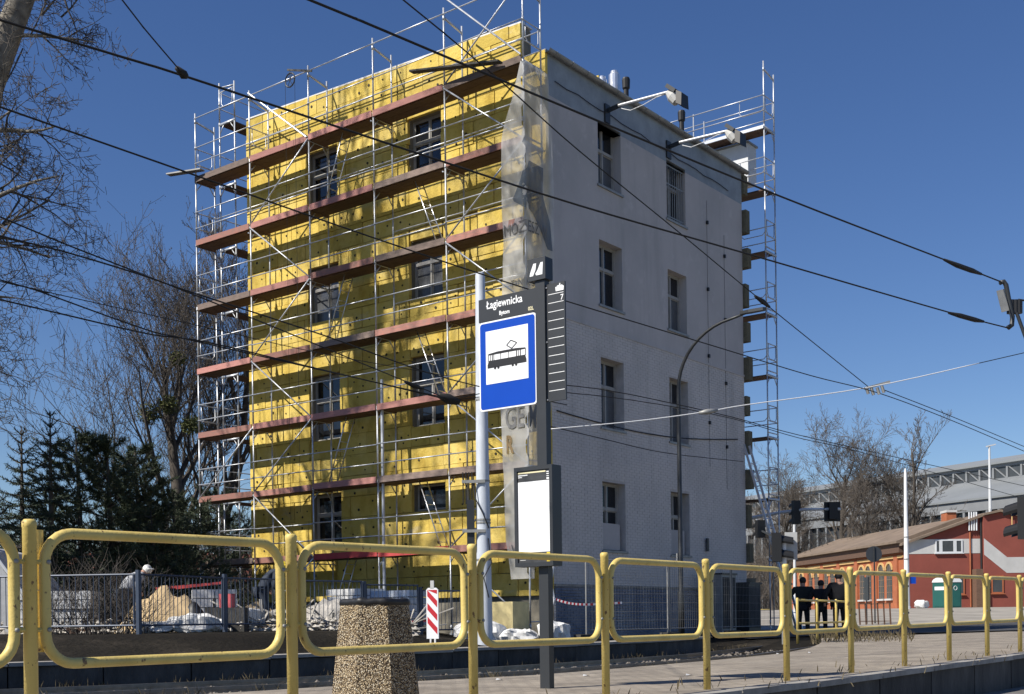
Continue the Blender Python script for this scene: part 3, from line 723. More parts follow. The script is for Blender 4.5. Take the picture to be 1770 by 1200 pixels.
sc1 = scaffold('scaffold', 'tube frame scaffold with red-brown boards standing along the yellow facade', CB, RZB)
YO = 1.0
for k in range(6):
    s = BAY*k
    for j in range(7): put('standard_frame', FRM, sc1, (s, YO, Z1-2+2*j))
    put('standard_frame', TFR, sc1, (s, YO, Z1+12))
    for y in (YO, YO-WID): put('base_jack', JKM, sc1, (s, y, Z1-2))
for b in range(5):
    for j in range(7):
        z = Z1 + 2*j
        d_ = put('deck', DKM, sc1, (BAY*b, YO, z)); d_.rotation_euler[1] = rnd.uniform(-.003,.003)
        tb_ = put('toe_board', rnd.choice((TOE,TOE,TO2,TO3)), d_, (0,0,0)); tb_.scale.x = rnd.uniform(.985,1.012)
        if j == 0 and b in (1,2): tb_.data = tb_.data.copy(); tb_.data.materials[0] = M['red']
        tb_.rotation_euler[1] = rnd.uniform(-.006,.006); tb_.location.z = rnd.uniform(-.01,.012)
        for h in ((.5, 1.0) if j < 6 else (.5,1.0)): 
            r_ = put('guard_rail', RAL, sc1, (BAY*b, YO+.035, z+h+rnd.uniform(-.015,.015))); r_.rotation_euler[1] = rnd.uniform(-.004,.004)
        if j == 6 : put('guard_rail', RAL, sc1, (BAY*b, YO+.035, z+1.93))
        if j >= 5 or (b in (0,1) and j > 2): put('guard_rail', RAL, sc1, (BAY*b, YO-WID-.03, z+1.0)); 
        if j == 6: put('guard_rail', RAL, sc1, (BAY*b, YO-WID-.03, z+.5))
for j in range(-1, 7):                                   # zig-zag braces in two bays
    put('diagonal_brace', BR0 if j % 2 else BR1, sc1, (BAY*3, YO, Z1+2*j))
    put('diagonal_brace', BR1 if j % 2 else BR0, sc1, (0, YO, Z1+2*j))
put('diagonal_brace', BR1 if False else BR0, sc1, (BAY*4, YO, Z1+2))
for (b, j, fl_) in ((2,5,0),(2,3,0),(2,1,0),(1,4,1),(1,0,1),(2,-1,0),(1,2,1)):
    o = put('ladder', LAD, sc1, (BAY*b + (2.2 if not fl_ else .45), YO-.2, Z1+2*j))
    if not fl_: o.scale = (-1,1,1)
for j in range(0, 7): put('end_guard', UGM, sc1, (BAY*5, YO, Z1+2*j)); 
put('end_guard', UGM, sc1, (0, YO, Z1+12)); put('end_guard', UGM, sc1, (BAY*4, YO, Z1+12))
for k, j in ((1,2),(3,4),(2,6),(4,1),(1,5),(4,5),(3,0)): put('wall_tie', MB().tube((0,.05,0),(0,-.95,0),.02,6).mesh('wall_tie', M['steel']), sc1, (BAY*k+.06, YO, Z1+2*j-.15))
# rubbish chute post, loose planks, winch wheel
MB().bar((.55,YO+.22,14.45),(3.45,YO+.30,15.0),.20,.045).build('loose_plank', M['oldconc'], sc1)
MB().bar((12.4,YO+.1,Z1+12.22),(13.7,YO+.4,Z1+12.28),.22,.04).build('loose_plank', M['zinc'], sc1)
MB().tube((0,YO+.1,Z1+12.1),(2.57,YO+.1,Z1+14.4),.024,7).build('diagonal_brace', M['steel'], sc1)
MB().tube((10.25,YO+.06,Z1+14.0),(7.75,YO+.06,Z1+12.05),.022,7).build('diagonal_brace', M['steel'], sc1)
pw = MB(); c_ = V((BAY*3+.45, YO+.28, Z1+13.72))
pw.path([c_ + V((.2*math.cos(a*.5236), 0, .2*math.sin(a*.5236))) for a in range(12)], .02, 6, closed=True)
for a in range(3): e = V((.2*math.cos(a*1.047),0,.2*math.sin(a*1.047))); pw.tube(c_-e, c_+e, .009, 5)
pw.bar(c_+V((.1,0,.32)), c_+V((-.75,-.15,.10)), .04, .05); pw.tube(c_, c_+V((0,0,.3)), .012, 5)
hoist = pw.build('hoist_wheel', M['dark'], sc1)
MB().tube(c_+V((.2,0,0)), c_+V((.2,0,-12.6)), .007, 4).build('hoist_rope', M['wire'], hoist); MB().tube(c_+V((-.2,0,0)), c_+V((-.2,0,-12.4)), .007, 4).build('hoist_rope', M['wire'], hoist)
MB().path([(5.05,YO-.1,z_) for z_ in (.3,2.4,4.5,6.0,7.2)], [.04,.045,.04,.045,.04], 8).build('drain_pipe', M['pole'], sc1)

sc2 = scaffold('scaffold', 'narrow scaffold tower returning round the far left corner, by the bare tree', CB, RZB)
for (y) in (.15, -2.42, -4.99):
    for j in range(8):
        o = put('standard_frame', FRM if j < 8 else TFR, sc2, (12.72, y, Z1-2+2*j)); o.rotation_euler[2] = -math.pi/2
for b, y in ((0,.15),(1,-2.42)):
    for j in range(8):
        o = put('deck', DKM, sc2, (12.72, y, Z1+2*j)); o.rotation_euler[2] = -math.pi/2
        for h in (.5,1.0):
            r_ = put('guard_rail', RAL, sc2, (12.74, y, Z1+2*j+h)); r_.rotation_euler[2] = -math.pi/2
        if b == 0: o = put('end_guard', UGM, sc2, (12.72, y-2.5, Z1+2*j)); o.rotation_euler[2] = -math.pi/2
o = put('standard_frame', TFR, sc2, (12.72, .15, Z1+14)); o.rotation_euler[2] = -math.pi/2; o.scale = (1,1,.62)
o = put('standard_frame', TFR, sc2, (12.72, -2.42, Z1+14)); o.rotation_euler[2] = -math.pi/2; o.scale = (1,1,.62)
o = put('end_guard', UGM, sc2, (12.72, .15, Z1+14)); o.rotation_euler[2] = -math.pi/2

sc3 = scaffold('scaffold', 'slender scaffold tower rising past the far right corner of the white gable', CB, RZB)
T0 = DEP + .42
for i, s in enumerate((-.62, 1.95, 4.52)):
    for j in range(9 if i == 0 else 8): o = put('standard_frame', FRM if j < 8 else TFR, sc3, (s, -T0, Z1-2+2*j))
    if i: put('rail_post', MB().tube((0,0,0),(0,0,1.05),.024,8).mesh('rail_post', M['steel']), sc3, (s, -T0, Z1+14)); put('rail_post', MB().tube((0,0,0),(0,0,1.05),.024,8).mesh('rail_post', M['steel']), sc3, (s, -T0-WID, Z1+14))
    if i == 0:
        for y in (-T0, -T0-WID): put('base_jack', JKM, sc3, (s, y, Z1-2))
for b, s in enumerate((-.62, 1.95)):
    for j in range(1, 8):
        put('deck', DKM, sc3, (s, -T0, Z1+2*j))
        for h in (.5,1.0): put('guard_rail', RAL, sc3, (s, -T0-WID-.03, Z1+2*j+h))
        if j >= 6:
            for h in (.5,1.0): put('guard_rail', RAL, sc3, (s, -T0+.03, Z1+2*j+h))
for j in range(1, 8): put('end_guard', UGM, sc3, (-.62, -T0, Z1+2*j))
for j in range(2, 8):
    hp = MB(); y = -T0-.02; hp.path([(0,y,1.0),(0,y,.6),(.1,y,.5),(.75,y,.5),(.85,y,.6),(.85,y,1.0)],.0135,6); put('side_hoop', hp.mesh('side_hoop', M['steel']), sc3, (-.60,0,Z1+2*j))
al = MB(); al.box((0,-.01,-.08),(BAY,.03,.02)); put('deck_edge', al.mesh('deck_edge', M['alu']), sc3, (-.62,-T0+.04,Z1+14)); put('deck_edge', al.mesh('deck_edge', M['alu']), sc3, (1.95,-T0+.04,Z1+14))
# aluminium ladder leaning at the far right corner
lt = thing('leaning_ladder', 'long aluminium ladder leaning on the far right corner of the gable', 'ladder', BW(-1.9,-DEP+.35,.1), RZB)
for y in (0,-.38): MB().bar((0,y,0),(1.75,y,6.0),.03,.075).build('stile', M['alu'], lt)
rg = MB()
for k in range(1,20): f_ = k/20; MB().tube((1.75*f_,0,6*f_),(1.75*f_,-.38,6*f_),.015,6).build('rung', M['alu'], lt)

# ------------------------------------------------------------------ sheeting at the corner
def wr(a, z, k): return .012*mnoise.noise(V((a*9+k, z*.5, k*3))) + .06*mnoise.noise(V((a*1.3+k*9, z*.4, k))) + .012*mnoise.noise(V((a*4+k, z*1.6, 3+k)))
def sheet_pt(a, z):                                      # a>0: along the front from the corner post, a<0: round the end
    if a >= 0: return V((a, YO+.085+wr(a,z,1), z))
    return V((-.085+wr(a,z,2), YO+.085+a, z))
LE = [(1.5,.52),(2.6,.68),(4,.72),(5.5,.76),(7,.77),(9,.69),(10,.64),(11,.67),(12,.66),(12.6,.63),(12.95,.55),(13.4,.34),(14.0,.12),(14.35,.02)]
RE = [(1.5,-.12),(2.6,-.25),(4,-.3),(5.2,-.75),(6.5,-1.12),(9,-1.15),(11.5,-1.2),(13,-1.12),(14.35,-1.02)]
nt_ = thing('corner_sheeting', 'translucent printed plastic sheeting hung round the near corner of the scaffold', 'sheeting', CB, RZB)
def strip(lo, hi, name, m, zt, zb_, na=10, nz=90, off=0.):
    mb = MB()
    for j in range(nz+1):
        z = zb_ + (zt-zb_)*j/nz; a0, a1 = lo(z), hi(z)
        for i in range(na+1): p = sheet_pt(a0+(a1-a0)*i/na + (.02*mnoise.noise(V((z*3,i,0))) if i in (0,na) else 0), z); mb.v.append(tuple(p))
    for j in range(nz):
        for i in range(na): a = j*(na+1)+i; mb.f.append((a,a+1,a+na+2,a+na+1))
    return mb.build(name, m, nt_, smooth=True)
strip(lambda z: 0.0, lambda z: lerp_tab(LE, z), 'front_sheet', M['net'], 14.35, 1.6)
strip(lambda z: lerp_tab(RE, z), lambda z: -1e-4, 'side_sheet', M['net'], 14.35, 1.6, 12)
bl = MB()
for j in range(31):
    z = 11.9 - 2.0*j/30; 
    a0 = lerp_tab([(9.9,-1.1),(10.6,-1.0),(11.2,-.7),(11.9,-.75)], z); a1 = lerp_tab([(9.9,-.9),(10.6,-.25),(11.0,.35),(11.4,.1),(11.9,-.1)], z)
    for i in range(11):
        a = a0+(a1-a0)*i/10; p = sheet_pt(a, z); p += V((0,.012,0)) if a >= 0 else V((-.012,0,0)); bl.v.append(tuple(p))
for j in range(30):
    for i in range(10): q = j*11+i; bl.f.append((q,q+1,q+12,q+11))
bl.build('blue_print', M['netblue'], nt_, smooth=True)
def net_text(txt, h, aleft, z, m, xs_=1.0, bold=0.):
    me = text_mesh(txt, h, 'LEFT', bold); me.materials.clear(); me.materials.append(m)
    for v in me.vertices:
        a = aleft - v.co.x*xs_; zz = z + v.co.y; p = sheet_pt(a, zz); p += V((0,.022,0)) if a >= 0 else V((-.022,0,0)); v.co = p
    put('print_lettering', me, nt_)
net_text('MOŻESZ W', .40, .62, 10.15, M['netprint'], .72)
net_text('TYNK SILI', .27, .42, 8.83, M['netprint'], .78)
net_text('GEMI', .92, .45, 7.92, M['netprint'], .62, .012)
net_text('R', .72, .44, 7.28, M['netbrown'], .6, .02)
net_text('GEMI', .80, .62, 5.35, M['netprint'], .6, .012)
net_text('R', .60, .60, 4.75, M['netbrown'], .6, .02)
net_text('W', .38, .50, 2.2, M['netprint'], .7)
#PART3
# ------------------------------------------------------------------ yellow barrier at the platform edge
FL = math.hypot(.934, 1.184); FA = math.atan2(1.184, .934)
post = MB(); post.lathe([(.0302,-.02),(.0302,1.050),(.032,1.053),(.032,1.076),(.022,1.087),(.0,1.089)], 16); POST = post.mesh('post', M['ypaint'], True)
def hoop_pts(x0, x1, z0, z1, r, n=7):
    pts = []
    for cx, cz, a0 in ((x1-r, z1-r, 0), (x0+r, z1-r, 90), (x0+r, z0+r, 180), (x1-r, z0+r, 270)):
        for k in range(n): a = math.radians(a0 + 90*k/(n-1)); pts.append((cx+r*math.cos(a), 0, cz+r*math.sin(a)))
    return pts
hp = MB(); hp.path(hoop_pts(.075, FL-.075, .445, 1.032, .135), .0245, 12, closed=True); HOOP = hp.mesh('hoop', M['ypaint'], True)
bo = MB(); bo.lathe([(.011,0),(.011,.006),(.006,.011),(.001,.012)], 8); SPC = MB().tube((-.03,0,0),(.03,0,0),.012,6).mesh('spacer', M['ypaint']); BOLT = bo.mesh('bolt', M['zinc'], True)
ordn = ['first','second','third','fourth','fifth','sixth','seventh','eighth','ninth','tenth','eleventh','twelfth','thirteenth']
for i, k in enumerate(range(-1, 11)):
    p = V((-2.118+.934*k, 5.30+1.184*k, zb(k)))
    t = thing('street_barrier', 'yellow tubular hoop barrier at the platform edge, ' + ('cut off by the left frame edge' if k < 0 else 'cut off by the right frame edge' if k == 10 else ordn[k] + ' complete one from the left'), 'barrier', p, FA, 'yellow barriers along the platform edge')
    put('post', POST, t); h = put('hoop', HOOP, t); h.rotation_euler[1] = -(zb(k+1)-zb(k))/FL
    for (bx, bz) in ((.076,.60),(.076,.90),(FL-.076,.60),(FL-.076,.90)):
        o = put('bolt', BOLT, t, (bx, -.022, bz)); o.rotation_euler = (math.pi/2, 0, 0)
    for x_ in (.045, FL-.045):
        for z_ in (.60,.90): put('spacer', SPC, t, (x_,0,z_))
    if k == 0:
        q = MB(); q.lathe([(.027,.50),(.027,.775)], 14, (.062,.045,0)); q.lathe([(.027,.779),(.027,1.045)], 14, (.062,.045,0)); q.build('sleeve', M['ypaint'], t, smooth=False)

# ------------------------------------------------------------------ tram stop totem
TP = GX(946, 1190, 0.0); RZT = math.atan2(-U.y, -U.x)
tot = thing('tram_stop_totem', 'anthracite tram stop post with blue tram sign, name plate and timetable case', 'stop sign', TP, RZT)
MB().box((-.05,-.035,0),(.05,.035,3.56)).build('post', M['dark'], tot)
cube = MB().box((-.115,-.055,3.545),(.075,.055,3.735)).build('logo_box', M['dark'], tot)
lg = MB(); F2 = lambda y: (lambda a, b: (a, y, b))
for poly in ([(-.092,3.585),(-.055,3.585),(-.028,3.635),(-.020,3.69),(-.050,3.69),(-.085,3.615)], [(-.030,3.60),(-.020,3.585),(.045,3.585),(.052,3.69),(.028,3.69),(-.005,3.63)]):
    lg.prism(poly[::-1], F2(-.0555), (0,-.002,0))
lg.build('logo', M['white'], cube)
def text_on(parent, txt, h, x, y, z, m, al='LEFT', bold=0., xs_=1.):
    me = text_mesh(txt, h, al, bold); me.materials.clear(); me.materials.append(m)
    for v in me.vertices: v.co = V((x + v.co.x*xs_, y, z + v.co.y))
    return put('lettering', me, parent)
name = MB().box((-.695,-.026,3.285),(-.052,-.004,3.49)).build('name_plate', M['dark'], tot)
text_on(name, 'Łagiewnicka', .098, -.40, -.0275, 3.395, M['white'], 'CENTER', .0016, .86)
text_on(name, 'Bytom', .05, -.40, -.0275, 3.32, M['white'], 'CENTER', .0015, .9)
text_on(name, '02L', .045, -.075, -.0275, 3.305, M['cream'], 'RIGHT', .001, .9)
bs = MB()
def rrect(x0, x1, z0, z1, r, n=4):
    return [(q[0], q[2]) for q in hoop_pts(x0, x1, z0, z1, r, n)]
bs.prism(rrect(-.695,-.052,2.48,3.28,.03), F2(-.004), (0,-.022,0)); sgn = bs.build('tram_sign', M['white'], tot)
MB().prism(rrect(-.681,-.066,2.494,3.266,.025), F2(-.0262), (0,-.0015,0)).build('blue_field', M['blue'], sgn)
x0, z0, S = -.615, 2.716, .476
MB().prism([(x0,z0),(x0+S,z0),(x0+S,z0+S),(x0,z0+S)], F2(-.028), (0,-.0015,0)).build('white_field', M['white'], sgn)
ic = MB(); P_ = lambda a, b: (x0+S*a, z0+S*b)
def poly(*pts): ic.prism([P_(a,b) for a, b in pts], F2(-.0298), (0,-.0015,0))
poly((.04,.30),(.96,.30),(.96,.36),(.93,.44),(.07,.44),(.04,.36))
poly((.06,.545),(.94,.545),(.94,.572),(.72,.592),(.28,.592),(.06,.572))
for a, w_ in ((.055,.014),(.10,.014),(.145,.02),(.185,.016),(.35,.012),(.54,.012),(.72,.02),(.765,.014),(.81,.02),(.935,.016)): poly((a,.43),(a+w_,.43),(a+w_,.55),(a,.55))
for c_ in (.22,.30,.64,.72):
    poly(*[(c_+.028*math.cos(k*.785), .288+.028*math.sin(k*.785)) for k in range(8)])
for (a, b) in (((.62,.60),(.50,.675)),((.50,.675),(.60,.755)),((.60,.755),(.74,.69)),((.74,.69),(.62,.60))):
    d_ = V((b[0]-a[0], b[1]-a[1], 0)).normalized()*.009; n_ = (-d_.y, d_.x); poly((a[0]+n_[0],a[1]+n_[1]),(a[0]-n_[0],a[1]-n_[1]),(b[0]-n_[0],b[1]-n_[1]),(b[0]+n_[0],b[1]+n_[1]))
ic.build('tram_pictogram', M['black'], sgn)
MB().box((-.10,.0,2.60),(-.03,.02,2.66)).build('clamp', M['zinc'], tot)
pan = MB().box((.058,-.012,2.485),(.248,.004,3.50)).build('line_panel', M['dark'], tot)
ln = MB()
for k in range(12): z = 3.405 - .0757*k; ln.prism([(.072,z),(.236,z),(.236,z+.005),(.072,z+.005)], F2(-.0125), (0,-.0015,0))
ln.build('ruled_lines', M['white'], pan)
text_on(pan, '7', .066, .235, -.0136, 3.345, M['white'], 'RIGHT', .001)
tm = MB()
for q in ([(.155,3.425),(.236,3.425),(.240,3.462),(.150,3.462)], [(.165,3.462),(.228,3.462),(.224,3.472),(.170,3.472)], [(.188,3.472),(.200,3.472),(.205,3.488),(.195,3.49)]): tm.prism(q, F2(-.0125), (0,-.0015,0))
tm.build('tram_symbol', M['white'], pan)
for z in (2.50,3.0,3.47): MB().tube((.055,-.02,z),(.055,.02,z),.008,6).build('screw', M['alu'], tot)
case = MB().box((-.26,-.085,1.06),(.152,.035,1.93)).build('timetable_case', M['dark'], tot)
fr = MB()
for (a,b,c,d) in ((-.26,-.228,1.06,1.93),(.120,.152,1.06,1.93),(-.228,.120,1.06,1.095),(-.228,.120,1.895,1.93)): fr.box((a,-.10,c),(b,-.085,d))
fr.build('case_frame', M['dark'], case)
MB().box((-.228,-.088,1.185),(.120,-.0855,1.80)).build('poster', M['white'], case)
hd = MB().box((-.228,-.088,1.802),(.120,-.0855,1.895)).build('poster_header', mat('charcoal_print', (.045,.047,.05), .5, var=.4, scale=25), case)
MB().box((-.222,-.0895,1.872),(.075,-.0882,1.884)).build('header_rule', M['cream'], case)
hl = MB()
for (a,b,c,d) in ((-.222,-.12,1.853,1.862),(-.222,-.18,1.838,1.845),(.085,.110,1.868,1.876),(.085,.110,1.850,1.858),(.085,.110,1.832,1.838),(.085,.112,1.808,1.822)): hl.box((a,-.0895,c),(b,-.0882,d))
hl.build('header_marks', M['white'], case)
MB().box((-.228,-.088,1.095),(.120,-.0855,1.183)).build('poster_footer', hd.data.materials[0], case)
MB().box((.078,-.0895,1.10),(.116,-.0882,1.18)).build('yellow_mark', M['helmet'], case)
fm_ = MB()
for (a,b,c,d) in ((-.215,.04,1.165,1.170),(-.12,.0,1.125,1.133),(-.21,-.15,1.115,1.120)): fm_.box((a,-.0895,c),(b,-.0882,d))
fm_.build('footer_marks', M['stripe'], case)

# ------------------------------------------------------------------ concrete litter bin
bp_ = PX(649, 1100, 8.35); bp_.z = 0
lb = thing('litter_bin', 'tapered octagonal litter bin of pebble-faced concrete with black liner', 'bin', bp_, math.radians(22.5+3))
b = MB(); b.lathe([(.325,0),(.318,.10),(.252,.70),(.245,.73),(.205,.73),(.20,.60)], 8); b.build('body', M['pebble'], lb)
l = MB(); l.lathe([(.25,.715),(.252,.735),(.245,.752),(.235,.756),(.19,.75),(.185,.70)], 8); lid = l.build('liner_rim', M['black'], lb)
l = MB(); n_ = 64
for (r_, z_, am) in ((.250,.712,.010),(.258,.720,.008),(.260,.738,.006),(.250,.756,.006),(.225,.760,.004)):
    for k in range(n_):
        a = 2*math.pi*k/n_; oc = math.cos(math.pi/8)/math.cos((a % (math.pi/4)) - math.pi/8); q = r_*oc + am*mnoise.noise(V((math.cos(a)*7, math.sin(a)*7, z_*9))); l.v.append((q*math.cos(a), q*math.sin(a), z_ + .012*mnoise.noise(V((math.cos(a)*5, math.sin(a)*5, 3)))))
for j in range(4):
    for k in range(n_): l.f.append((j*n_+k, j*n_+(k+1)%n_, (j+1)*n_+(k+1)%n_, (j+1)*n_+k))
l.build('bag_fold', M['black'], lb, smooth=True)

# ------------------------------------------------------------------ poles, lamps, signals
def at_ground(x, y, d): p = PX(x, y, d); return V((p.x, p.y, hgt(p.x, p.y)))
p = PX(838, 1112, 24.5); cp_ = thing('catenary_pole', 'stout tapered pale grey catenary pole in front of the scaffold', 'pole', (p.x, p.y, .05))
m_ = MB(); m_.lathe([(.165,0),(.163,.3),(.098,7.55),(.085,7.6)], 20); m_.build('shaft', M['pole'], cp_, smooth=False); smooth_angle(cp_.children[0])
for z in (1.75,2.5,2.56,3.35,5.0): MB().lathe([(.150-.0088*z+.025,z),(.150-.0088*z+.025,z+.04)], 16).build('band', M['zinc'], cp_)
MB().box((-.33,-.10,2.0),(-.18,.10,2.98)).build('cable_box', M['dark'], cp_)
for z in (2.35, 3.35):
    m_ = MB(); m_.bar((-.42,-.12,z),(.05,-.16,z),.04,.06); m_.build('cross_arm', M['zinc'], cp_)
m_ = MB()
for x_ in (-.40,-.34,-.28,-.22): m_.tube((x_,-.05,2.9),(x_,-.05,3.55),.012,5)
m_.path([(-.2,-.1,3.4),(-.15,-.15,3.0),(.0,-.18,2.7),(.12,-.12,2.4)],.014,5); m_.path([(.1,-.14,2.2),(.16,-.1,1.7),(.0,-.2,1.4),(.1,-.15,1.0)],.012,5)
m_.build('cables', M['black'], cp_)

p = at_ground(1178, 1085, 32.0)
sl_ = thing('street_lamp', 'black street lamp with curved arm before the white gable', 'street lamp', p, math.atan2(-U.y,-U.x))
m_ = MB(); pts = [(0,0,0),(0,0,1.2)]; rr = [.085,.085]
pts += [(0,0,1.25),(0,0,6.6)]; rr += [.065,.055]
for k in range(1, 11): a = math.radians(180 - 84*k/10); pts.append((1.75+1.75*math.cos(a), 0, 6.6+1.75*math.sin(a)*.93)); rr.append(.05-.0015*k)
pts.append((2.0,0,8.30)); rr.append(.034)
m_.path(pts, rr, 10); m_.build('post', M['dark'], sl_, smooth=True)
h_ = MB(); h_.prism([(1.85,-.05),(2.1,-.09),(2.5,-.07),(2.55,0),(2.5,.07),(2.1,.09),(1.85,.05)], lambda a,b: (a,b,8.28), (0,0,.075)); h_.build('lamp_head', M['dark'], sl_)
MB().box((-.12,-.02,2.0),(-.09,.1,2.25)).build('notice', M['stripe'], sl_)

def signal_head(parent, loc, rz, n=3, s=1., board=False):
    o = bpy.data.objects.new('signal_head', MB().box((-.15*s,-.10*s,-.155*n*s),(.15*s,.10*s,.155*n*s)).mesh('signal_head', M['black'])); C.objects.link(o); o.parent = parent; o.location = loc; o.rotation_euler[2] = rz
    for k in range(n):
        z = (.31*(n-1)/2 - .31*k)*s; v = MB()
        prof = [(.115*s*math.cos(math.radians(a)), .115*s*math.sin(math.radians(a))) for a in range(-30, 211, 24)]
        A = [(x_, -.10*s, z+z_) for x_, z_ in prof]; B = [(x_*.95, -.36*s, z+z_*.95-.05*s) for x_, z_ in prof]; nn = len(A)
        v.add(A+B, [(i,i+1,nn+i+1,nn+i) for i in range(nn-1)]); v.build('visor', M['black'], o)
        l_ = MB(); l_.path([(0,-.101*s,z),(0,-.115*s,z)], .10*s, 12); l_.build('lens', M['glass'], o)
    return o
p = GX(1357, 1114, -.02); ts = thing('traffic_signal', 'traffic signal on a short white post seen from the side', 'traffic light', p, 0)
m_ = MB(); m_.tube((0,0,.33),(0,0,2.3),.055,12); m_.build('post', M['wpole'], ts); MB().tube((0,0,0),(0,0,.33),.07,12).build('post_base', M['zinc'], ts)
signal_head(ts, (-.16,0,2.12), math.radians(80), 2, 1.0); signal_head(ts, (-.45,.3,2.55), math.radians(200), 2, .62)
MB().box((.03,.02,1.85),(.30,.035,2.45)).build('plate', M['stripe'], ts); MB().bar((-.5,.3,2.55),(.0,0,2.25),.04,.04).build('bracket', M['dark'], ts)
p = at_ground(1287, 1085, 46); ma = thing('signal_mast', 'white curved mast arm carrying two black signal heads over the street', 'traffic light', p, 0)
def rel(x, y, d, o): q = PX(x, y, d) - o; return (q.x, q.y, q.z)
a_ = [rel(1287,898,46,p), rel(1318,892,45.6,p), rel(1350,886,45.2,p), rel(1390,881,44.8,p), rel(1453,880,44.2,p)]
m_ = MB(); m_.path([(0,0,0),(0,0,a_[0][2]-.3)] , [.12,.09], 10); m_.path([(0,0,a_[0][2]-.4)] + a_, [.09,.08,.065,.06,.055,.05], 8); m_.build('mast', M['wpole'], ma, smooth=True)
signal_head(ma, V(rel(1376,886,44.9,p)), math.radians(200), 3, .95); signal_head(ma, V(rel(1440,883,44.3,p)), math.radians(178), 2, 1.0); 
MB().box(tuple(V(rel(1440,884,44.3,p))+V((-.30,.12,-.36))), tuple(V(rel(1440,884,44.3,p))+V((.30,.15,.36)))).build('backing_board', M['black'], ma)
p = at_ground(1374, 1062, 60); q = thing('slim_pole', 'slim pale pole left of the round-backed road sign', 'pole', p); MB().tube((0,0,0),rel(1373,905,60,p),.075,8,.06).build('shaft', M['wtrim'], q)
p = GX(1795, 1120, -.02); p = V((9.0, 20.3, .05)); ts2 = thing('traffic_signal', 'black traffic signal cut off by the right frame edge', 'traffic light', p)
MB().tube((0,0,-.1),(0,0,2.9),.055,10).build('post', M['wpole'], ts2); signal_head(ts2, (-.26,0,2.15), math.radians(215), 2, 1.15); 
p = at_ground(1512, 1078, 55); rs = thing('road_sign', 'round road sign seen from its dark grey back', 'road sign', p)
zc = rel(1512,958,55,p)[2]; m_ = MB(); m_.path([(0,0,zc),(0,-.02,zc)], .365, 28); m_.build('disc', mat('sign_back_grey', (.05,.056,.066), .5, .3), rs); MB().tube((0,-.05,0),(0,-.05,zc+.34),.035,8).build('post', M['dark'], rs)
p = at_ground(1499, 1078, 54); rs = thing('road_sign', 'narrow road sign seen edge-on beside the round one', 'road sign', p)
m_ = MB(); m_.box((-.03,-.3,1.1),(.03,.3,2.15)); m_.build('plate', M['dark'], rs); MB().tube((0,.05,0),(0,.05,2.15),.03,8).build('post', M['dark'], rs)
p = at_ground(1511, 1074, 53); gr = thing('guard_railing', 'short dark railing with slim posts at the street corner', 'railing', p)
for k in range(6): x_ = -.62 + .27*k; MB().bar((x_,0,0),(x_-.04,0,1.0),.05 if k in (0,5) else .03,.06).build('post', M['deck'], gr)
for z in (.2,.96): MB().bar((-.66,0,z),(.74,0,z),.03,.03).build('rail', M['deck'], gr)
p = at_ground(1568, 1053, 82); wp = thing('catenary_pole', 'white tapered catenary pole before the red house', 'pole', p)
m_ = MB(); m_.lathe([(.24,0),(.23,.2),(.20,.21),(.10,9.2),(.05,9.6)], 14); m_.build('shaft', M['wpole'], wp); smooth_angle(wp.children[0])
MB().box((.22,-.02,1.75),(.62,.0,2.45)).build('blue_plate', M['blue'], wp)
for z in (3.4,4.9): MB().lathe([(.2-.011*z+.03,z),(.2-.011*z+.03,z+.06)], 12).build('band', M['zinc'], wp)
p = at_ground(1713, 1000, 120); wp = thing('light_mast', 'tall thin mast rising before the long hall', 'pole', p)
zt = rel(1713,772,120,p)[2]; m_ = MB(); m_.path([(0,0,0),(0,0,zt*.6),(0,0,zt)], [.2,.16,.10], 8); m_.build('shaft', M['wtrim'], wp); MB().bar((-.3,0,zt),(.6,0,zt+.2),.25,.12).build('lamp_head', M['wtrim'], wp)

# second, smaller yellow barrier by the three people, and one farther back
sp = MB(); sp.lathe([(.03,0),(.03,1.0),(.02,1.02)], 10); SPO = sp.mesh('post', M['ypaint'], True)
def small_barrier(p, q, label):
    p, q = V(p), V(q); t = thing('street_barrier', label, 'barrier', p, math.atan2(q.y-p.y, q.x-p.x), 'small yellow barriers by the crossing'); L2 = (q.xy - p.xy).length
    put('post', SPO, t); h = MB(); h.path([(.0,0,.97),(L2,0,.97)], .024, 8); h.path([(0,0,.45),(L2,0,.45)], .024, 8); h.build('rail', M['ypaint'], t, smooth=True)
sb = [GX(1379,1113,-.02), GX(1413,1110,-.02), GX(1446,1107,-.02), GX(1476,1103,-.02)]
for i in range(3): small_barrier(sb[i], sb[i+1], ['low yellow barrier in front of the man in dark green, left of three','low yellow barrier in front of the middle man','low yellow barrier in front of the tallest man'][i])
q = GX(1331,1080,.05); small_barrier(q + V((-1.6,.6,0)), q, 'small yellow barrier seen past the foot of the leaning ladder')

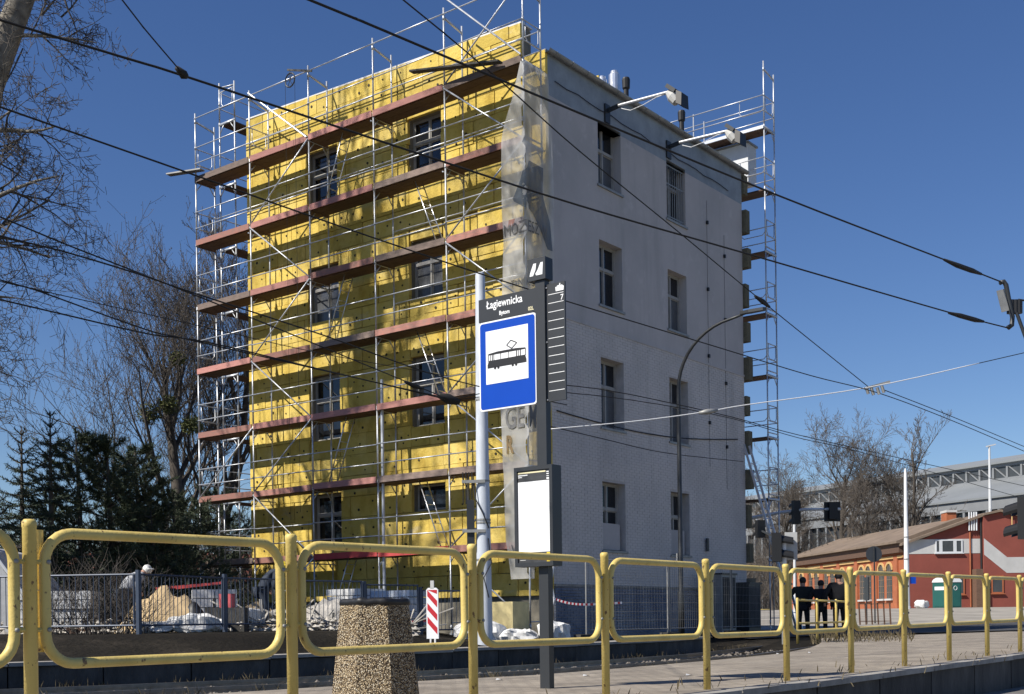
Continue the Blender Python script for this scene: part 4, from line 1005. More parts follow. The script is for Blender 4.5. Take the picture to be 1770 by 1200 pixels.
# ------------------------------------------------------------------ overhead wires
def catmull(pts, n=8):
    out = []
    for i in range(len(pts)-1):
        p0, p1, p2, p3 = pts[max(0,i-1)], pts[i], pts[i+1], pts[min(len(pts)-1,i+2)]
        for k in range(n):
            t = k/n; out.append(.5*((2*p1) + (p2-p0)*t + (2*p0-5*p1+4*p2-p3)*t*t + (3*p1-p0-3*p2+p3)*t**3))
    return out + [pts[-1]]
def wire(label, pix, d0, d1, r, m='wire', ext=(10,10), name='overhead_wire', exact=None):
    # bearing points with distance running from d0 to d1 (inverse-linear, i.e. a straight span)
    xs_ = [q[0] for q in pix]; P3 = []
    for (x, y) in pix:
        w_ = (x-xs_[0])/(xs_[-1]-xs_[0]); P3.append(PX(x, y, 1/((1-w_)/d0 + w_/d1)))
    if ext[0]: P3.insert(0, P3[0] + (P3[0]-P3[1]).normalized()*ext[0])
    if ext[1]: P3.append(P3[-1] + (P3[-1]-P3[-2]).normalized()*ext[1])
    t = thing(name, label, 'wire', P3[0], 0, 'overhead tram wires')
    mb = MB(); mb.path([q - P3[0] for q in catmull(P3, 5)], r*.78, 6); mb.build('strand', M[m], t, smooth=True)
    return t, P3
def blob(t, P3, pts, r, m='wire', nm='insulator'):
    b_ = MB(); q = [p_ - P3[0] for p_ in pts]; n_ = len(q); b_.path(q, [r*(.5 if i in (0,n_-1) else 1) for i in range(n_)], 8); b_.build(nm, M[m], t, smooth=True)
tA, A3 = wire('long dark wire from the near tree to the foot of the right hand bracket', [(100,65),(320,132),(700,258),(1000,355),(1285,437),(1640,540),(1742,567)], 12.3, 24.5, .017, ext=(8,0))
blob(tA, A3, [PX(1640,541,23.3), PX(1660,546,23.5), PX(1685,553,23.8), PX(1700,556,24.0)], .05)
tB, B3 = wire('highest dark wire crossing over the parapet to the top of the bracket', [(535,0),(640,43),(1000,195),(1350,340),(1640,452),(1732,488)], 12.5, 24.5, .018, ext=(8,0))
blob(tB, B3, [PX(1632,449,23.2), PX(1655,459,23.4), PX(1680,468,23.7), PX(1696,474,24.0)], .05)
tC, C3 = wire('steep thin wire from the roofline down to the clamp over the right hand trees', [(697,0),(767,57),(873,147),(1000,260),(1180,407),(1320,523),(1500,668)], 14, 27, .012, ext=(8,0))
blob(tC, C3, [PX(1305,512,23.6), PX(1318,521,23.8), PX(1330,531,24)], .05)
tD, D3 = wire('contact wire running from upper left behind the stop sign to the right edge', [(0,185),(300,290),(613,400),(913,500),(1246,602),(1400,649),(1520,680),(1640,725),(1770,780)], 11.5, 35, .0125)
tE, E3 = wire('upper of the twin wires leaving the clamp to the right', [(1525,673),(1640,718),(1770,772)], 27, 35, .012, ext=(0,12))
tF, F3 = wire('white insulated cross wire sagging from the stop post towards the right edge', [(950,742),(1100,728),(1220,712),(1290,700),(1500,670),(1692,628)], 24.5, 27.5, .015, 'rope', ext=(0,0))
wire('dark end of the white cross wire at the right edge', [(1692,628),(1770,610)], 27.5, 28.5, .014, ext=(0,12))
blob(tF, F3, [PX(1208,714,25.3), PX(1222,712,25.3), PX(1240,709,25.4)], .06, 'zinc', 'clamp')
b_ = MB(); o_ = F3[0]
for (x, y) in ((1497,674),(1506,676),(1516,675),(1524,672)): b_.tube(PX(x,y-5,27)-o_, PX(x+4,y+7,27)-o_, .035, 6)
b_.bar(PX(1494,672,27)-o_, PX(1538,660,27)-o_, .06, .05); b_.build('clamp', M['zinc'], tF)
tG, G3 = wire('wire dropping from the top edge to a clamp on the long dark wire', [(205,-8),(250,50),(318,130)], 11.5, 12.9, .01, ext=(5,0))
blob(tG, G3, [PX(305,117,12.8), PX(318,130,12.9), PX(324,133,12.9)], .05)
LW = [('left wire, uppermost of the bunch meeting before the yellow facade', [(0,375),(110,421),(240,472),(460,560),(770,688)], 13, 22, .012),
      ('left wire, second of the bunch meeting before the yellow facade', [(0,408),(110,435),(240,474),(330,505),(560,580),(775,655),(980,700)], 13, 24, .013),
      ('left wire, third of the bunch, passing the mistletoe', [(0,484),(60,501),(250,569),(330,588),(600,650),(780,690)], 14, 22, .012),
      ('left wire, fourth of the bunch, very thin', [(50,498),(180,527),(330,560),(560,612),(775,650)], 15, 23, .008),
      ('left wire, fifth of the bunch, dark and taut', [(0,518),(120,546),(260,578),(360,592),(560,640),(778,692)], 14, 22, .013),
      ('upper of two close wires crossing the gable to the right edge', [(780,690),(980,666),(1232,713),(1380,752),(1600,802),(1770,840)], 22, 45, .013),
      ('lower of two close wires crossing the gable to the right edge', [(780,692),(980,679),(1232,716),(1380,757),(1500,785),(1770,862)], 22, 46, .012),
      ('slack wire low across the gable wall', [(950,737),(1040,758),(1150,783),(1285,798)], 26, 38, .014)]
for i, (lb_, px_, a_, b_, r_) in enumerate(LW):
    t_, Q3 = wire(lb_, px_, a_, b_, r_, ext=(8 if i < 5 else 0, 10 if i in (5,6) else 0))
    if i == 0: 
        blob(t_, Q3, [PX(758,683,21.8), PX(775,690,22), PX(795,696,22)], .10, 'wire', 'clamp'); blob(t_, Q3, [PX(700,660,21.2), PX(716,667,21.4), PX(730,672,21.5)], .05)
# bracket at the right end of the two thick wires
bo_ = PX(1742,530,24.5); br = thing('wire_bracket', 'black curved tensioning bracket with grey plate ending the thick wires', 'bracket', bo_)
rb_ = lambda x, y: PX(x, y, 24.5) - bo_
m_ = MB(); m_.path([rb_(1728,489), rb_(1735,487), rb_(1739,493), rb_(1744,520), rb_(1750,548), rb_(1749,562), rb_(1742,567)], .05, 8); m_.build('yoke', M['dark'], br, smooth=True)
m_ = MB(); m_.bar(rb_(1731,501), rb_(1740,538), .20, .03, V((0,1,0))); m_.build('plate', M['zinc'], br)
m_ = MB()
for dx in (0, 7, 13): m_.path([rb_(1749+dx,518)+V((0,.05,0)), rb_(1749+dx,541)+V((0,.05,0))], .08, 10)
m_.build('pulley_block', M['black'], br); m_ = MB(); m_.tube(rb_(1757,540), rb_(1775,590), .035, 6); m_.tube(rb_(1760,518), rb_(1800,524), .02, 6); m_.build('stay', M['dark'], br)

# ------------------------------------------------------------------ building site behind the far kerb
CBF = [PX(-70,1093,22.2), PX(66,1094,21.9), PX(240,1093,21.7), PX(389,1087,24.0), PX(510,1085,25.6), PX(630,1083,26.9), PX(727,1078,28.0), PX(806,1074,28.9)]
def crowd_barrier(p, q, label):
    zz = (hgt(p.x,p.y)+hgt(q.x,q.y))/2 ; L2 = (q.xy-p.xy).length - .06
    t = thing('crowd_barrier', label, 'barrier', (p.x, p.y, zz), math.atan2(q.y-p.y, q.x-p.x), 'navy steel barriers round the site')
    f_ = MB(); f_.tube((.05,0,1.08),(L2,0,1.08),.02,6); f_.tube((.05,0,.16),(L2,0,.16),.02,6); f_.tube((.06,0,.10),(.06,0,1.10),.02,6); f_.tube((L2-.02,0,.10),(L2-.02,0,1.10),.02,6); f_.build('frame', M['navy'], t)
    b_ = MB(); n_ = int(L2/.115)
    for k in range(1, n_): x_ = .06 + (L2-.08)*k/n_; b_.tube((x_,0,.16),(x_+rnd.gauss(0,.004),0,1.08),.0075,5)
    tag(b_.build('upright_bars', M['navy'], t), kind='stuff')
    MB().box((-.035,-.035,-.1),(.035,.035,1.16)).build('post', M['pole'] if False else M['navy'], t)
nm = ['navy steel bar barrier at the left frame edge','navy bar barrier left of the thick post, twigs behind it','navy bar barrier in front of the tan sand heap','navy bar barrier in front of the worker with yellow helmet','navy bar barrier behind the left side of the litter bin','navy bar barrier directly behind the litter bin','navy bar barrier behind the red and white board']
for i in range(7): crowd_barrier(CBF[i], CBF[i+1], nm[i])
def mound(name, label, cat, c, rx, ry, h, m, seed=0, rough=.18):
    mb = MB(); n1, n2 = 22, 9
    for j in range(n2+1):
        for i in range(n1):
            a = 2*math.pi*i/n1; w_ = j/n2; e = 1 + .22*mnoise.noise(V((math.cos(a)*1.5+seed, math.sin(a)*1.5, seed)))
            x_, y_ = rx*w_*e*math.cos(a), ry*w_*e*math.sin(a); z_ = h*(1-w_**1.35) + rough*h*mnoise.noise(V((x_*2.2+seed, y_*2.2, w_*2)))*(1-w_*.6); mb.v.append((x_, y_, z_ if j < n2 else -.1))
    for j in range(n2):
        for i in range(n1): mb.f.append((j*n1+i, j*n1+(i+1)%n1, (j+1)*n1+(i+1)%n1, (j+1)*n1+i))
    o = mb.build(name, m, None, True, c); return tag(o, label, cat)
def gp(x, d): q = PX(x, 1080, d); return V((q.x, q.y, hgt(q.x,q.y)))
mound('sand_heap', 'tall tan sand heap behind the barrier, left of the red tubs', 'sand heap', gp(290,25.5), 1.15, .9, 1.0, M['sand'], 1, .35)
mound('sand_heap', 'low sand heap beside the worker with yellow helmet', 'sand heap', gp(445,27.5), .95, .8, .68, M['sand'], 4)
mound('rubble_heap', 'pale rubble heap behind the litter bin', 'rubble', gp(560,28.6), 1.3, .7, .75, M['rubble'], 8, .5)
mound('tarpaulin_heap', 'dark rumpled tarpaulin right of the tall sand heap', 'tarpaulin', gp(333,25.2), .45, .5, .62, M['black'], 11, .4)
def bag(p, s, label, m='bag', rz=0, grp='bags and packs on the site'):
    mb = MB(); n_ = 14; sd2 = rnd.uniform(0,50)
    for k in range(n_+1):
        for j in range(22):
            a = 2*math.pi*j/22; t_ = -1 + 2*k/n_; w_ = (1-abs(t_)**3.2)**.5 if abs(t_) < 1 else .05
            ca, sa = math.cos(a), math.sin(a); cx = math.copysign(abs(ca)**.55, ca); sx = math.copysign(abs(sa)**.55, sa)
            e_ = 1 + .30*mnoise.noise(V((t_*2.2+sd2, cx*1.6, sx*1.6))) + .16*mnoise.noise(V((t_*6+sd2, cx*4, sx*4))) + .05*rnd.uniform(-1,1); mb.v.append((s[0]*t_*.5*1.05 + .04*mnoise.noise(V((sd2, a*2, t_*3))), s[1]*.5*cx*max(.35,w_)*e_, max(0., s[2]*.45+s[2]*.5*sx*max(.3,w_)*e_)))
    for k in range(n_):
        for j in range(22): mb.f.append((k*22+j, k*22+(j+1)%22, (k+1)*22+(j+1)%22, (k+1)*22+j))
    mb.f += [tuple(range(22))[::-1], tuple(range(n_*22, n_*22+22))]
    o = mb.build('material_bag', M[m], None, False, p); o.rotation_euler[2] = rz; return tag(o, label, 'bag', grp)
bag(gp(268,24.0), (.7,.5,.25), 'white bag at the foot of the tall sand heap'); bag(gp(335,24.2), (1.0,.5,.38), 'white bag lying below the dark tarpaulin', rz=.3)
bag(gp(365,24.6), (.6,.5,.30), 'crumpled white bag left of the red tubs', rz=.8); bag(gp(400,25.4), (.8,.6,.34), 'white bag between the red tubs and the low sand heap', rz=-.4)
bag(gp(424,25.8), (.8,.5,.5), 'upright white sack beside the low sand heap', rz=1.0); bag(gp(490,27.5), (.9,.6,.5), 'grey-white sack right of the low sand heap', 'rubble', .4)
def pack(p, w_, d_, h_, m, label, rz=0):
    t = thing('wrapped_pallet', label, 'pallet', p, rz, 'wrapped pallets on the site'); nz = max(2, int(h_/.2))
    pl_ = MB()
    for k in range(3): pl_.box((-w_/2,-d_/2+k*d_*.4,0),(w_/2,-d_/2+k*d_*.4+.1,.12))
    pl_.build('pallet', M['deck'], t)
    for k in range(nz):
        z_ = .12 + k*(h_-.12)/nz
        for s_ in (-1,1):
            b_ = MB(); j_ = rnd.uniform(-.03,.03); b_.box((s_*w_/4-w_/4+.015+j_,-d_/2+rnd.uniform(0,.04),z_+.01),(s_*w_/4+w_/4-.015+j_,d_/2,z_+(h_-.12)/nz-.008)); b_.build('pack', M[m], t)
pack(gp(370,27.5), 1.0,.8,.95,'bag','pallet of white packs behind the red tubs', .3)
pack(gp(690,30.0), 1.4,.9,1.0,'bluebag','pallet of blue wrapped packs behind the litter bin', -.6); pack(gp(615,30.4), 1.2,.9,1.0,'bag','pallet of white packs left of the blue ones', -.6)
pack(gp(100,25.5), 1.6,1.0,.9,'bag','pallet of white packs behind the twigs at far left', .1)
for i, x_ in enumerate((386, 401)):
    o_ = MB().lathe([(.075,0),(.09,.28),(.095,.29),(.085,.29),(.08,.15)], 14).build('plastic_tub', mat('pink_red_tub', (.50,.10,.11), .5), None, False, gp(x_,25.0) + V((0,0,.5))); tag(o_, ['left of two pinkish red plastic tubs','right of two pinkish red plastic tubs'][i], 'tub', 'red tubs')
q = gp(393,25.0); o_ = MB().box((-.4,-.25,.0),(.4,.25,.5)).build('tub_stand', M['oldconc'], None, False, q); tag(o_, 'low concrete block carrying the two red tubs', 'block')
rb2 = MB()
for i in range(1700):
    q = gp(rnd.choice((rnd.uniform(245,520), rnd.uniform(520,720), rnd.uniform(0,240))), rnd.uniform(24.4,27.8)); s_ = rnd.uniform(.02,.13)*rnd.uniform(.4,1); a = rnd.uniform(0,6.3); ca, sa = math.cos(a), math.sin(a); hgt_ = rnd.random()**2*.45
    rb2.add([(q.x+s_*(vx*ca-vy*sa)*rnd.uniform(.6,1.5), q.y+s_*(vx*sa+vy*ca)*rnd.uniform(.6,1.5), q.z+hgt_*.6+s_*vz*rnd.uniform(.5,1.2)) for vx,vy,vz in ico], icf)
for i in range(70):
    q = gp(rnd.uniform(380,720), rnd.uniform(25.5,28.5)); a = rnd.uniform(0,6.3); L2 = rnd.uniform(.3,1.3); rb2.bar(q+V((0,0,.1)), q+V((math.cos(a)*L2, math.sin(a)*L2*.4, rnd.uniform(.1,.7))), .05, .025)
tag(rb2.build('site_debris', mat('pale_site_debris', (.46,.43,.38), .95, var=.5, scale=3)), 'scattered rubble, offcuts and laths across the building site', 'debris', kind='stuff')
for i, (x_, d_, a_) in enumerate(((315,26.2,.08),(350,26.0,.15),(700,29.2,.05))):
    o_ = MB().bar((-.55,0,0),(.55,0,.04 + a_*.5),.10,.05).build('red_plank', M['red'], None, False, gp(x_,d_) + V((0,0,.95 if i < 2 else .2))); tag(o_, ['red plank resting on top of the tall sand heap','red plank reaching right from the tall sand heap','short red plank in front of the blue pallet'][i], 'plank', 'red planks')
tn = thing('site_tent', 'grey sheeted tent at the left frame edge', 'tent', PX(-20,1090,25) * 1.0); tn.location.z = hgt(tn.location.x, 25)
MB().prism([(-1.3,0),(1.0,0),(.85,.7),(.1,1.75),(-.5,1.9),(-1.3,1.0)], lambda a,b: (a,0,b), (0,2.4,0)).build('cover', M['tarp'], tn); MB().path([(1.0,-.02,0),(.85,-.02,.7),(.1,-.02,1.75)],.03,6).build('hoop', M['wtrim'], tn)
# packs and sheet at the foot of the scaffold corner
cpk = BW(.35, 1.55, .08)
o_ = MB().box((-.5,-.3,0),(.55,.35,.95)).build('insulation_pack', mat('pale_yellow_wrap', (.62,.52,.26), .6, var=.25, scale=3, bump=.4, bscale=6), None, False, cpk); o_.rotation_euler[2] = RZB; tag(o_, 'pale yellow wrapped insulation pack under the corner sheeting', 'pack')
bag(cpk + V((-.6,-1.0,-.03)), (1.2,.7,.55), 'big white sheet bundle right of the catenary pole', rz=.4, grp='bags by the pole'); bag(cpk + V((.25,-1.0,-.03)), (1.0,.6,.34), 'flattened white bag below the yellow pack', rz=-.2, grp='bags by the pole'); bag(cpk + V((1.15,-.9,-.03)), (.8,.6,.5), 'white bag leaning behind the stop post', rz=.9, grp='bags by the pole')
# red and white hazard board
hz = PX(748,1115,23.2); hz.z = .09; hb = thing('hazard_board', 'red and white striped hazard board on the far pavement', 'sign', hz, -.25)
bw, bh = .24, .98
MB().prism([(-bw/2,.16),(bw/2,.16),(bw/2,.16+bh-.04),(bw/2-.04,.16+bh),(-bw/2+.04,.16+bh),(-bw/2,.16+bh-.04)], lambda a,b: (a,0,b), (0,.035,0)).build('board', M['white'], hb)
sg = MB()
for k in range(4):
    z_ = .20 + k*.26 + .10; P4 = [(-.098,z_+.16),(.098,z_-.06),(.098,z_+.07),(-.098,z_+.29)]
    P4 = [(a, max(.18, min(1.10, b))) for a, b in P4]
    sg.prism(P4, lambda a,b: (a,-.001,b), (0,-.0015,0))
sg.build('stripes', M['signred'], hb); MB().box((-.035,.0,1.12),(.035,.03,1.28)).build('lamp_stub', M['stripe'], hb); ft = MB(); ft.box((-.06,.0,0),(-.03,.03,.16)); ft.box((.03,.0,0),(.06,.03,.16)); ft.box((-.2,-.2,-.0),(.2,.25,.05)); ft.build('foot', M['bag'], hb)
# mesh fence panels in front of the gable
mf = [BW(-1.6,.9,.12), BW(-2.2,-2.0,.12), BW(-2.3,-5.2,.12), BW(-2.1,-8.3,.12)]
for i in range(3):
    p, q = mf[i], mf[i+1]; L2 = (q-p).length - .08; t = thing('mesh_fence', ['wire mesh fence panel behind the stop post','wire mesh fence panel under the first gable windows','wire mesh fence panel by the lamp post'][i], 'fence', p, math.atan2(q.y-p.y, q.x-p.x), 'wire mesh panels before the gable')
    f_ = MB(); f_.path([(0,0,.0),(0,0,1.9),(L2,0,1.9),(L2,0,.0)],.02,6); f_.tube((0,0,.2),(L2,0,.2),.012,6); f_.build('frame', M['zinc'], t)
    w_ = MB()
    for k in range(1,int(L2/.1)): w_.tube((k*.1,0,.2),(k*.1,0,1.88),.0028,3)
    for k in range(1,8): w_.tube((0,0,.2+k*.22),(L2,0,.2+k*.22),.0028,3)
    tag(w_.build('wire_mesh', M['zinc'], t), kind='stuff')
    MB().box((-.3,-.12,-.05),(.3,.12,.10)).build('foot_block', M['oldconc'], t)
tpp = [PX(957,1035,27.5), PX(985,1043,27.6), PX(1020,1045,27.8), PX(1075,1042,28.4)]
tp_ = thing('warning_tape', 'red and white twisted warning tape strung low before the gable', 'tape', tpp[0]); 
cur_ = catmull(tpp, 10)
for k in range(len(cur_)-1): MB().bar(cur_[k]-tpp[0], cur_[k+1]-tpp[0], .012, .05).build('tape_band', M['white'] if k % 2 else M['signred'], tp_)
t2 = MB(); t2.path([V((0,0,0)), V((-.06,0,.35)), V((.0,.02,.75))], .035, 6); t2.path([V((0,0,0)), V((-.12,-.1,-.5)), V((-.2,-.1,-.9))], .03, 6); t2.build('tape_tail', M['white'], tp_)
for i, (t_, w_, h_) in enumerate(((7.6,.9,1.75),(9.3,.8,1.5))):
    o_ = thing('utility_cabinet', ['tall grey utility cabinet near the far end of the gable','lower utility cabinet at the far corner of the gable'][i], 'cabinet', BW(-.7,-t_,.1), RZB, 'cabinets at the gable'); MB().box((-.25,-w_/2,.0),(.2,w_/2,h_)).build('body', M['dark'] if i else M['zinc'], o_); MB().box((-.3,-w_/2-.03,h_),(.22,w_/2+.03,h_+.05)).build('lid', M['dark'], o_); MB().box((-.262,-w_/2+.06,.15),(-.251,w_/2-.06,h_-.08)).build('door', M['oldconc'], o_)

# ------------------------------------------------------------------ people
def skin_mesh(name, verts, edges, radii, m, parent, sub_=2, root=0):
    me = bpy.data.meshes.new(name); me.from_pydata(verts, edges, []); me.update(); o = bpy.data.objects.new(name, me); C.objects.link(o); o.parent = parent
    md = o.modifiers.new('skin', 'SKIN'); md.use_smooth_shade = True
    for i, r_ in enumerate(radii): 
        sv = me.skin_vertices[0].data[i]; sv.radius = (r_, r_) if not isinstance(r_, tuple) else r_; sv.use_root = (i == root)
    ss = o.modifiers.new('subdivision', 'SUBSURF'); ss.levels = 1; ss.render_levels = sub_
    me.materials.append(m)
    return o
def person(label, loc, rz, H=1.74, jacket='cloth_k', trousers='cloth_k', hat=None, bend=0., arms=((.12,.02),(.12,.02)), hood=False, knees=0., width=1.):
    t = thing('person', label, 'person', loc, rz); k = H/1.74; w_ = width
    def bp(x, y, z):                                    # bend forward (towards +y) about the hips
        if z > .95 and bend:
            dz = z-.95; c_, s_ = math.cos(bend), math.sin(bend); y, z = y*c_ + dz*s_, .95 + dz*c_ - y*s_
        return (x*k, y*k, z*k)
    kn = knees
    body = [bp(0,0,.95), bp(0,.01,1.15), bp(0,0,1.38), bp(0,.01,1.50), bp(0,.03,1.60), bp(0,.04,1.68),          # 0-5 trunk and head
            bp(.19*w_,0,1.42), bp((.19+arms[0][0])*w_,arms[0][1]*.4,1.15), bp((.19+arms[0][0]*.9)*w_,arms[0][1]+.06,.91), bp((.19+arms[0][0]*.8)*w_,arms[0][1]+.10,.82),
            bp(-.19*w_,0,1.42), bp(-(.19+arms[1][0])*w_,arms[1][1]*.4,1.15), bp(-(.19+arms[1][0]*.9)*w_,arms[1][1]+.06,.91), bp(-(.19+arms[1][0]*.8)*w_,arms[1][1]+.10,.82),
            (.10*k,0,.88*k), (.12*k,kn*k,.48*k), (.13*k,-.02*k,.08*k), (.15*k,.14*k,.04*k), (-.10*k,0,.88*k), (-.12*k,kn*k,.48*k), (-.13*k,-.02*k,.08*k), (-.15*k,.14*k,.04*k)]
    E = [(0,1),(1,2),(2,3),(3,4),(4,5),(2,6),(6,7),(7,8),(8,9),(2,10),(10,11),(11,12),(12,13),(0,14),(14,15),(15,16),(16,17),(0,18),(18,19),(19,20),(20,21)]
    R = [.13,.125,.14,.06,.085,.075,.06,.045,.034,.04,.06,.045,.034,.04,.085,.055,.04,.038,.085,.055,.04,.038]
    skin_mesh('body', body, E, [r_*k for r_ in R], M['skin'], t)
    J = [bp(0,0,.86), bp(0,.0,1.12), bp(0,-.01,1.38), bp(0,-.0,1.49)] + [body[i] for i in (6,7,8,10,11,12)]
    JE = [(0,1),(1,2),(2,3),(2,4),(4,5),(5,6),(2,7),(7,8),(8,9)]
    skin_mesh('jacket', J, JE, [(.19*k*w_,.16*k),(.185*k*w_,.155*k),(.20*k*w_,.15*k),.085*k,.095*k,.07*k,.058*k,.095*k,.07*k,.058*k], M[jacket], t, 2)
    T = [(0,0,.93*k)] + [body[i] for i in (14,15,16,18,19,20)]
    skin_mesh('trousers', T, [(0,1),(1,2),(2,3),(0,4),(4,5),(5,6)], [.145*k,.11*k,.08*k,.068*k,.11*k,.08*k,.068*k], M[trousers], t, 2)
    for a, b in ((16,17),(20,21)):
        p, q = V(body[a]), V(body[b]); skin_mesh('shoe', [tuple(p+V((0,-.04,-.03))), tuple((p+q)/2+V((0,0,-.03))), tuple(q)], [(0,1),(1,2)], [.05*k,.05*k,.042*k], M['black'], t, 1)
    hc = V(body[5]) + V((0,-.015,.005)); hr = MB()
    rad = .107*k
    hr.lathe([(rad*.98*math.cos(math.radians(a)), rad*1.08*math.sin(math.radians(a))) for a in (-40,-20,0,20,40,60,75,88)], 14, hc)
    if hat: 
        o = hr.build('helmet', M[hat], t, smooth=True); br_ = MB(); br_.lathe([(rad*1.12,-.01),(rad*1.14,.0),(rad*1.02,.02)], 16, hc + V((0,.03,.01))); br_.build('brim', M[hat], o, smooth=True)
    else: hr.build('hair', M['hair'] if not hood else M['cloth_k'], t, smooth=True)
    nz_ = MB(); nz_.path([hc+V((0,.085,.0)), hc+V((0,.115,-.025)), hc+V((0,.09,-.04))],[.01,.016,.008],6); nz_.build('nose', M['skin'], t)
    return t
P0 = GX(1389,1099,.0); P1 = GX(1420,1099,.0); P2 = GX(1452,1099,.0)
for P in (P0,P1,P2): P.z = max(0., hgt(P.x,P.y)) + .01
person('person in dark green checked jacket seen from behind, left of three', P0, -.15, 1.70, 'cloth_g', width=1.28, arms=((.14,.05),(.15,.05)))
person('person in black jacket with lowered head, middle of three', P1, -.25, 1.60, 'cloth_k', width=1.18, arms=((.10,.10),(.12,.08)), bend=.08)
person('tallest person, hooded and in black, right of three', P2, .1, 1.80, 'cloth_k', hood=True, width=1.28, arms=((.13,.08),(.14,.02)), bend=.05)
q = gp(212,25.6) + V((0,0,-.04)); person('worker in pale shirt and white helmet stooping behind the barrier', q, -.9, 1.72, 'cloth_w', 'cloth_n', 'whelmet', bend=.85, arms=((.06,.25),(.06,.22)), knees=.05)
q = gp(452,26.8); person('worker in dark clothes and yellow helmet bending behind the barrier', q, -1.1, 1.72, 'cloth_n', 'cloth_n', 'helmet', bend=.75, arms=((.06,.28),(.08,.22)), knees=.10)
#PART4
# ------------------------------------------------------------------ houses and hall to the right
RD = 92.0
def fx(px): return ray(px, 1000)[0] * RD
def fz(py, px=1640): return HC - ray(px, py)[1] * RD
rz0 = fz(1050)
rh = thing('red_house', 'two storey dark red plastered house with pale stripe band', 'house', (fx(1566), RD, rz0))
LX = lambda px: fx(px) - fx(1566)
LZ = lambda py, px=1640: fz(py, px) - rz0
xl, xc, xr = 0., LX(1698), LX(1860)
zl, zc_, zp, zr = LZ(943,1572), LZ(893,1698), LZ(886,1726), LZ(920,1860)
wl_ = MB(); wl_.add([(xl,0,-.6),(xc,0,-.6),(xc,0,zc_),(xl,0,zl),(xl,9,-.6),(xc,9,-.6),(xc,9,zc_),(xl,9,zl)], [(0,1,2,3),(4,7,6,5),(0,3,7,4)]); wl_.build('wall', M['redwall'], rh)
w2 = MB(); w2.prism([(xc,-.6),(xr,-.6),(xr,zr),(LX(1726),zp),(xc,zc_)], lambda a,b: (a,-.35,b), (0,9,0)); w2.build('wing_wall', M['redwall'], rh)
ro = MB(); ro.prism([(xl-.4,zl-.02),(xc+.1,zc_+.02),(xc+.1,zc_+.22),(xl-.4,zl+.16)], lambda a,b: (a,-.35,b), (0,9.8,0)); roof2 = ro.build('roof', M['tileroof'], rh)
ro = MB(); ro.prism([(xc-.05,zc_+.04),(LX(1726),zp+.02),(xr,zr+.02),(xr,zr+.18),(LX(1726),zp+.2),(xc-.05,zc_+.2)], lambda a,b: (a,-.6,b), (0,9.5,0)); ro.build('wing_roof', M['tileroof'], rh)
MB().prism([(xl+.0,LZ(957)),(xc-.02,LZ(957)),(xc-.02,LZ(932)),(xl,LZ(932))], lambda a,b: (a,-.02,b), (0,.018,0)).build('stripe_band', M['stripe'], rh)
MB().prism([(xc+.02,LZ(960)),(LX(1737),LZ(992)),(xr,LZ(992)),(xr,LZ(965)),(LX(1738),LZ(965)),(xc+.02,LZ(932))], lambda a,b: (a,-.37,b), (0,.018,0)).build('stripe_diagonal', M['stripe'], rh)
def far_window(parent, x0, x1, z0, z1, y=-.03, mull=(), frame='wtrim'):
    f_ = MB(); e = .10
    for (a,b,c,d) in ((x0,x0+e,z0,z1),(x1-e,x1,z0,z1),(x0+e,x1-e,z0,z0+e),(x0+e,x1-e,z1-e,z1)): f_.box((a,y-.05,c),(b,y+.02,d))
    for m_ in mull: f_.box((x0+(x1-x0)*m_-.12,y-.05,z0+e),(x0+(x1-x0)*m_+.12,y+.02,z1-e))
    o = f_.build('window', M[frame], parent); MB().box((x0+e,y-.015,z0+e),(x1-e,y,z1-e)).build('pane', M['hallglass'], o); MB().box((x0-.08,y-.14,z0-.07),(x1+.08,y,z0)).build('sill', M[frame], o)
far_window(rh, LX(1617), LX(1664), LZ(956), LZ(933), -.04, (.20,.72)); far_window(rh, LX(1657), LX(1667), LZ(1028), LZ(996), -.02, (), 'obrick'); far_window(rh, LX(1710), LX(1731), LZ(1027), LZ(996), -.37, (), 'obrick')
MB().tube((LX(1677),-.08,0),(LX(1677),-.08,LZ(921)),.06,6).build('drain_pipe', M['obrick'], rh); MB().tube((LX(1698)-.1,-.12,0),(LX(1698)-.1,-.12,zc_),.08,6).build('drain_pipe', M['black'], rh)
for k in range(4):
    x_ = LX(1675) + k*LX(1571)*1.0*.85; MB().tube((x_,-.18,LZ(918)),(x_,-.18,LZ(886)),.06,6).build('flue', M['wtrim'], rh)
ch = MB().box((LX(1654),2,LZ(905)),(LX(1671),3.2,LZ(882))).build('chimney', M['obrick'], roof2); MB().box((LX(1653),1.9,LZ(882)),(LX(1672),3.3,LZ(878))).build('chimney_cap', M['stripe'], roof2)
MB().tube((LX(1745),-.6,LZ(912)),(LX(1745),-.6,LZ(880)),.05,6).build('aerial_post', M['ybrick'], rh)
MB().box((LX(1680),-.9,-.3),(LX(1692),-.02,LZ(985))).build('doorway_shed', M['deck'], rh)

# orange brick building with arched windows, running away from the street
oa = V((fx(1566), RD+.5, 0)); ob = PX(1378, 1040, 116); ob.z = 0
ol = (ob - oa).length; oz = math.atan2(ob.y-oa.y, ob.x-oa.x); zo = .95
ok = thing('brick_workshop', 'long orange brick workshop with arched windows and shallow brown roof', 'building', (oa.x, oa.y, zo), oz)
EH = 5.15                                                # local: x away from the street, +y = towards the left (visible) side
wk = MB(); wk.add([(0,0,-.5),(ol,0,-.5),(ol,0,EH),(0,0,EH),(0,-9,-.5),(ol,-9,-.5),(ol,-9,EH),(0,-9,EH)], [(0,3,2,1),(1,2,6,5),(4,5,6,7),(0,4,7,3)]); wk.build('wall', M['obrick'], ok)
rk = MB(); rk.prism([(.7,EH-.05),(.7,EH+.12),(-4.5,EH+1.9),(-9.5,EH+.1),(-9.5,EH-.05)], lambda a,b: (-.3,a,b), (ol+.8,0,0)); rk.build('roof', M['tileroof'], ok)
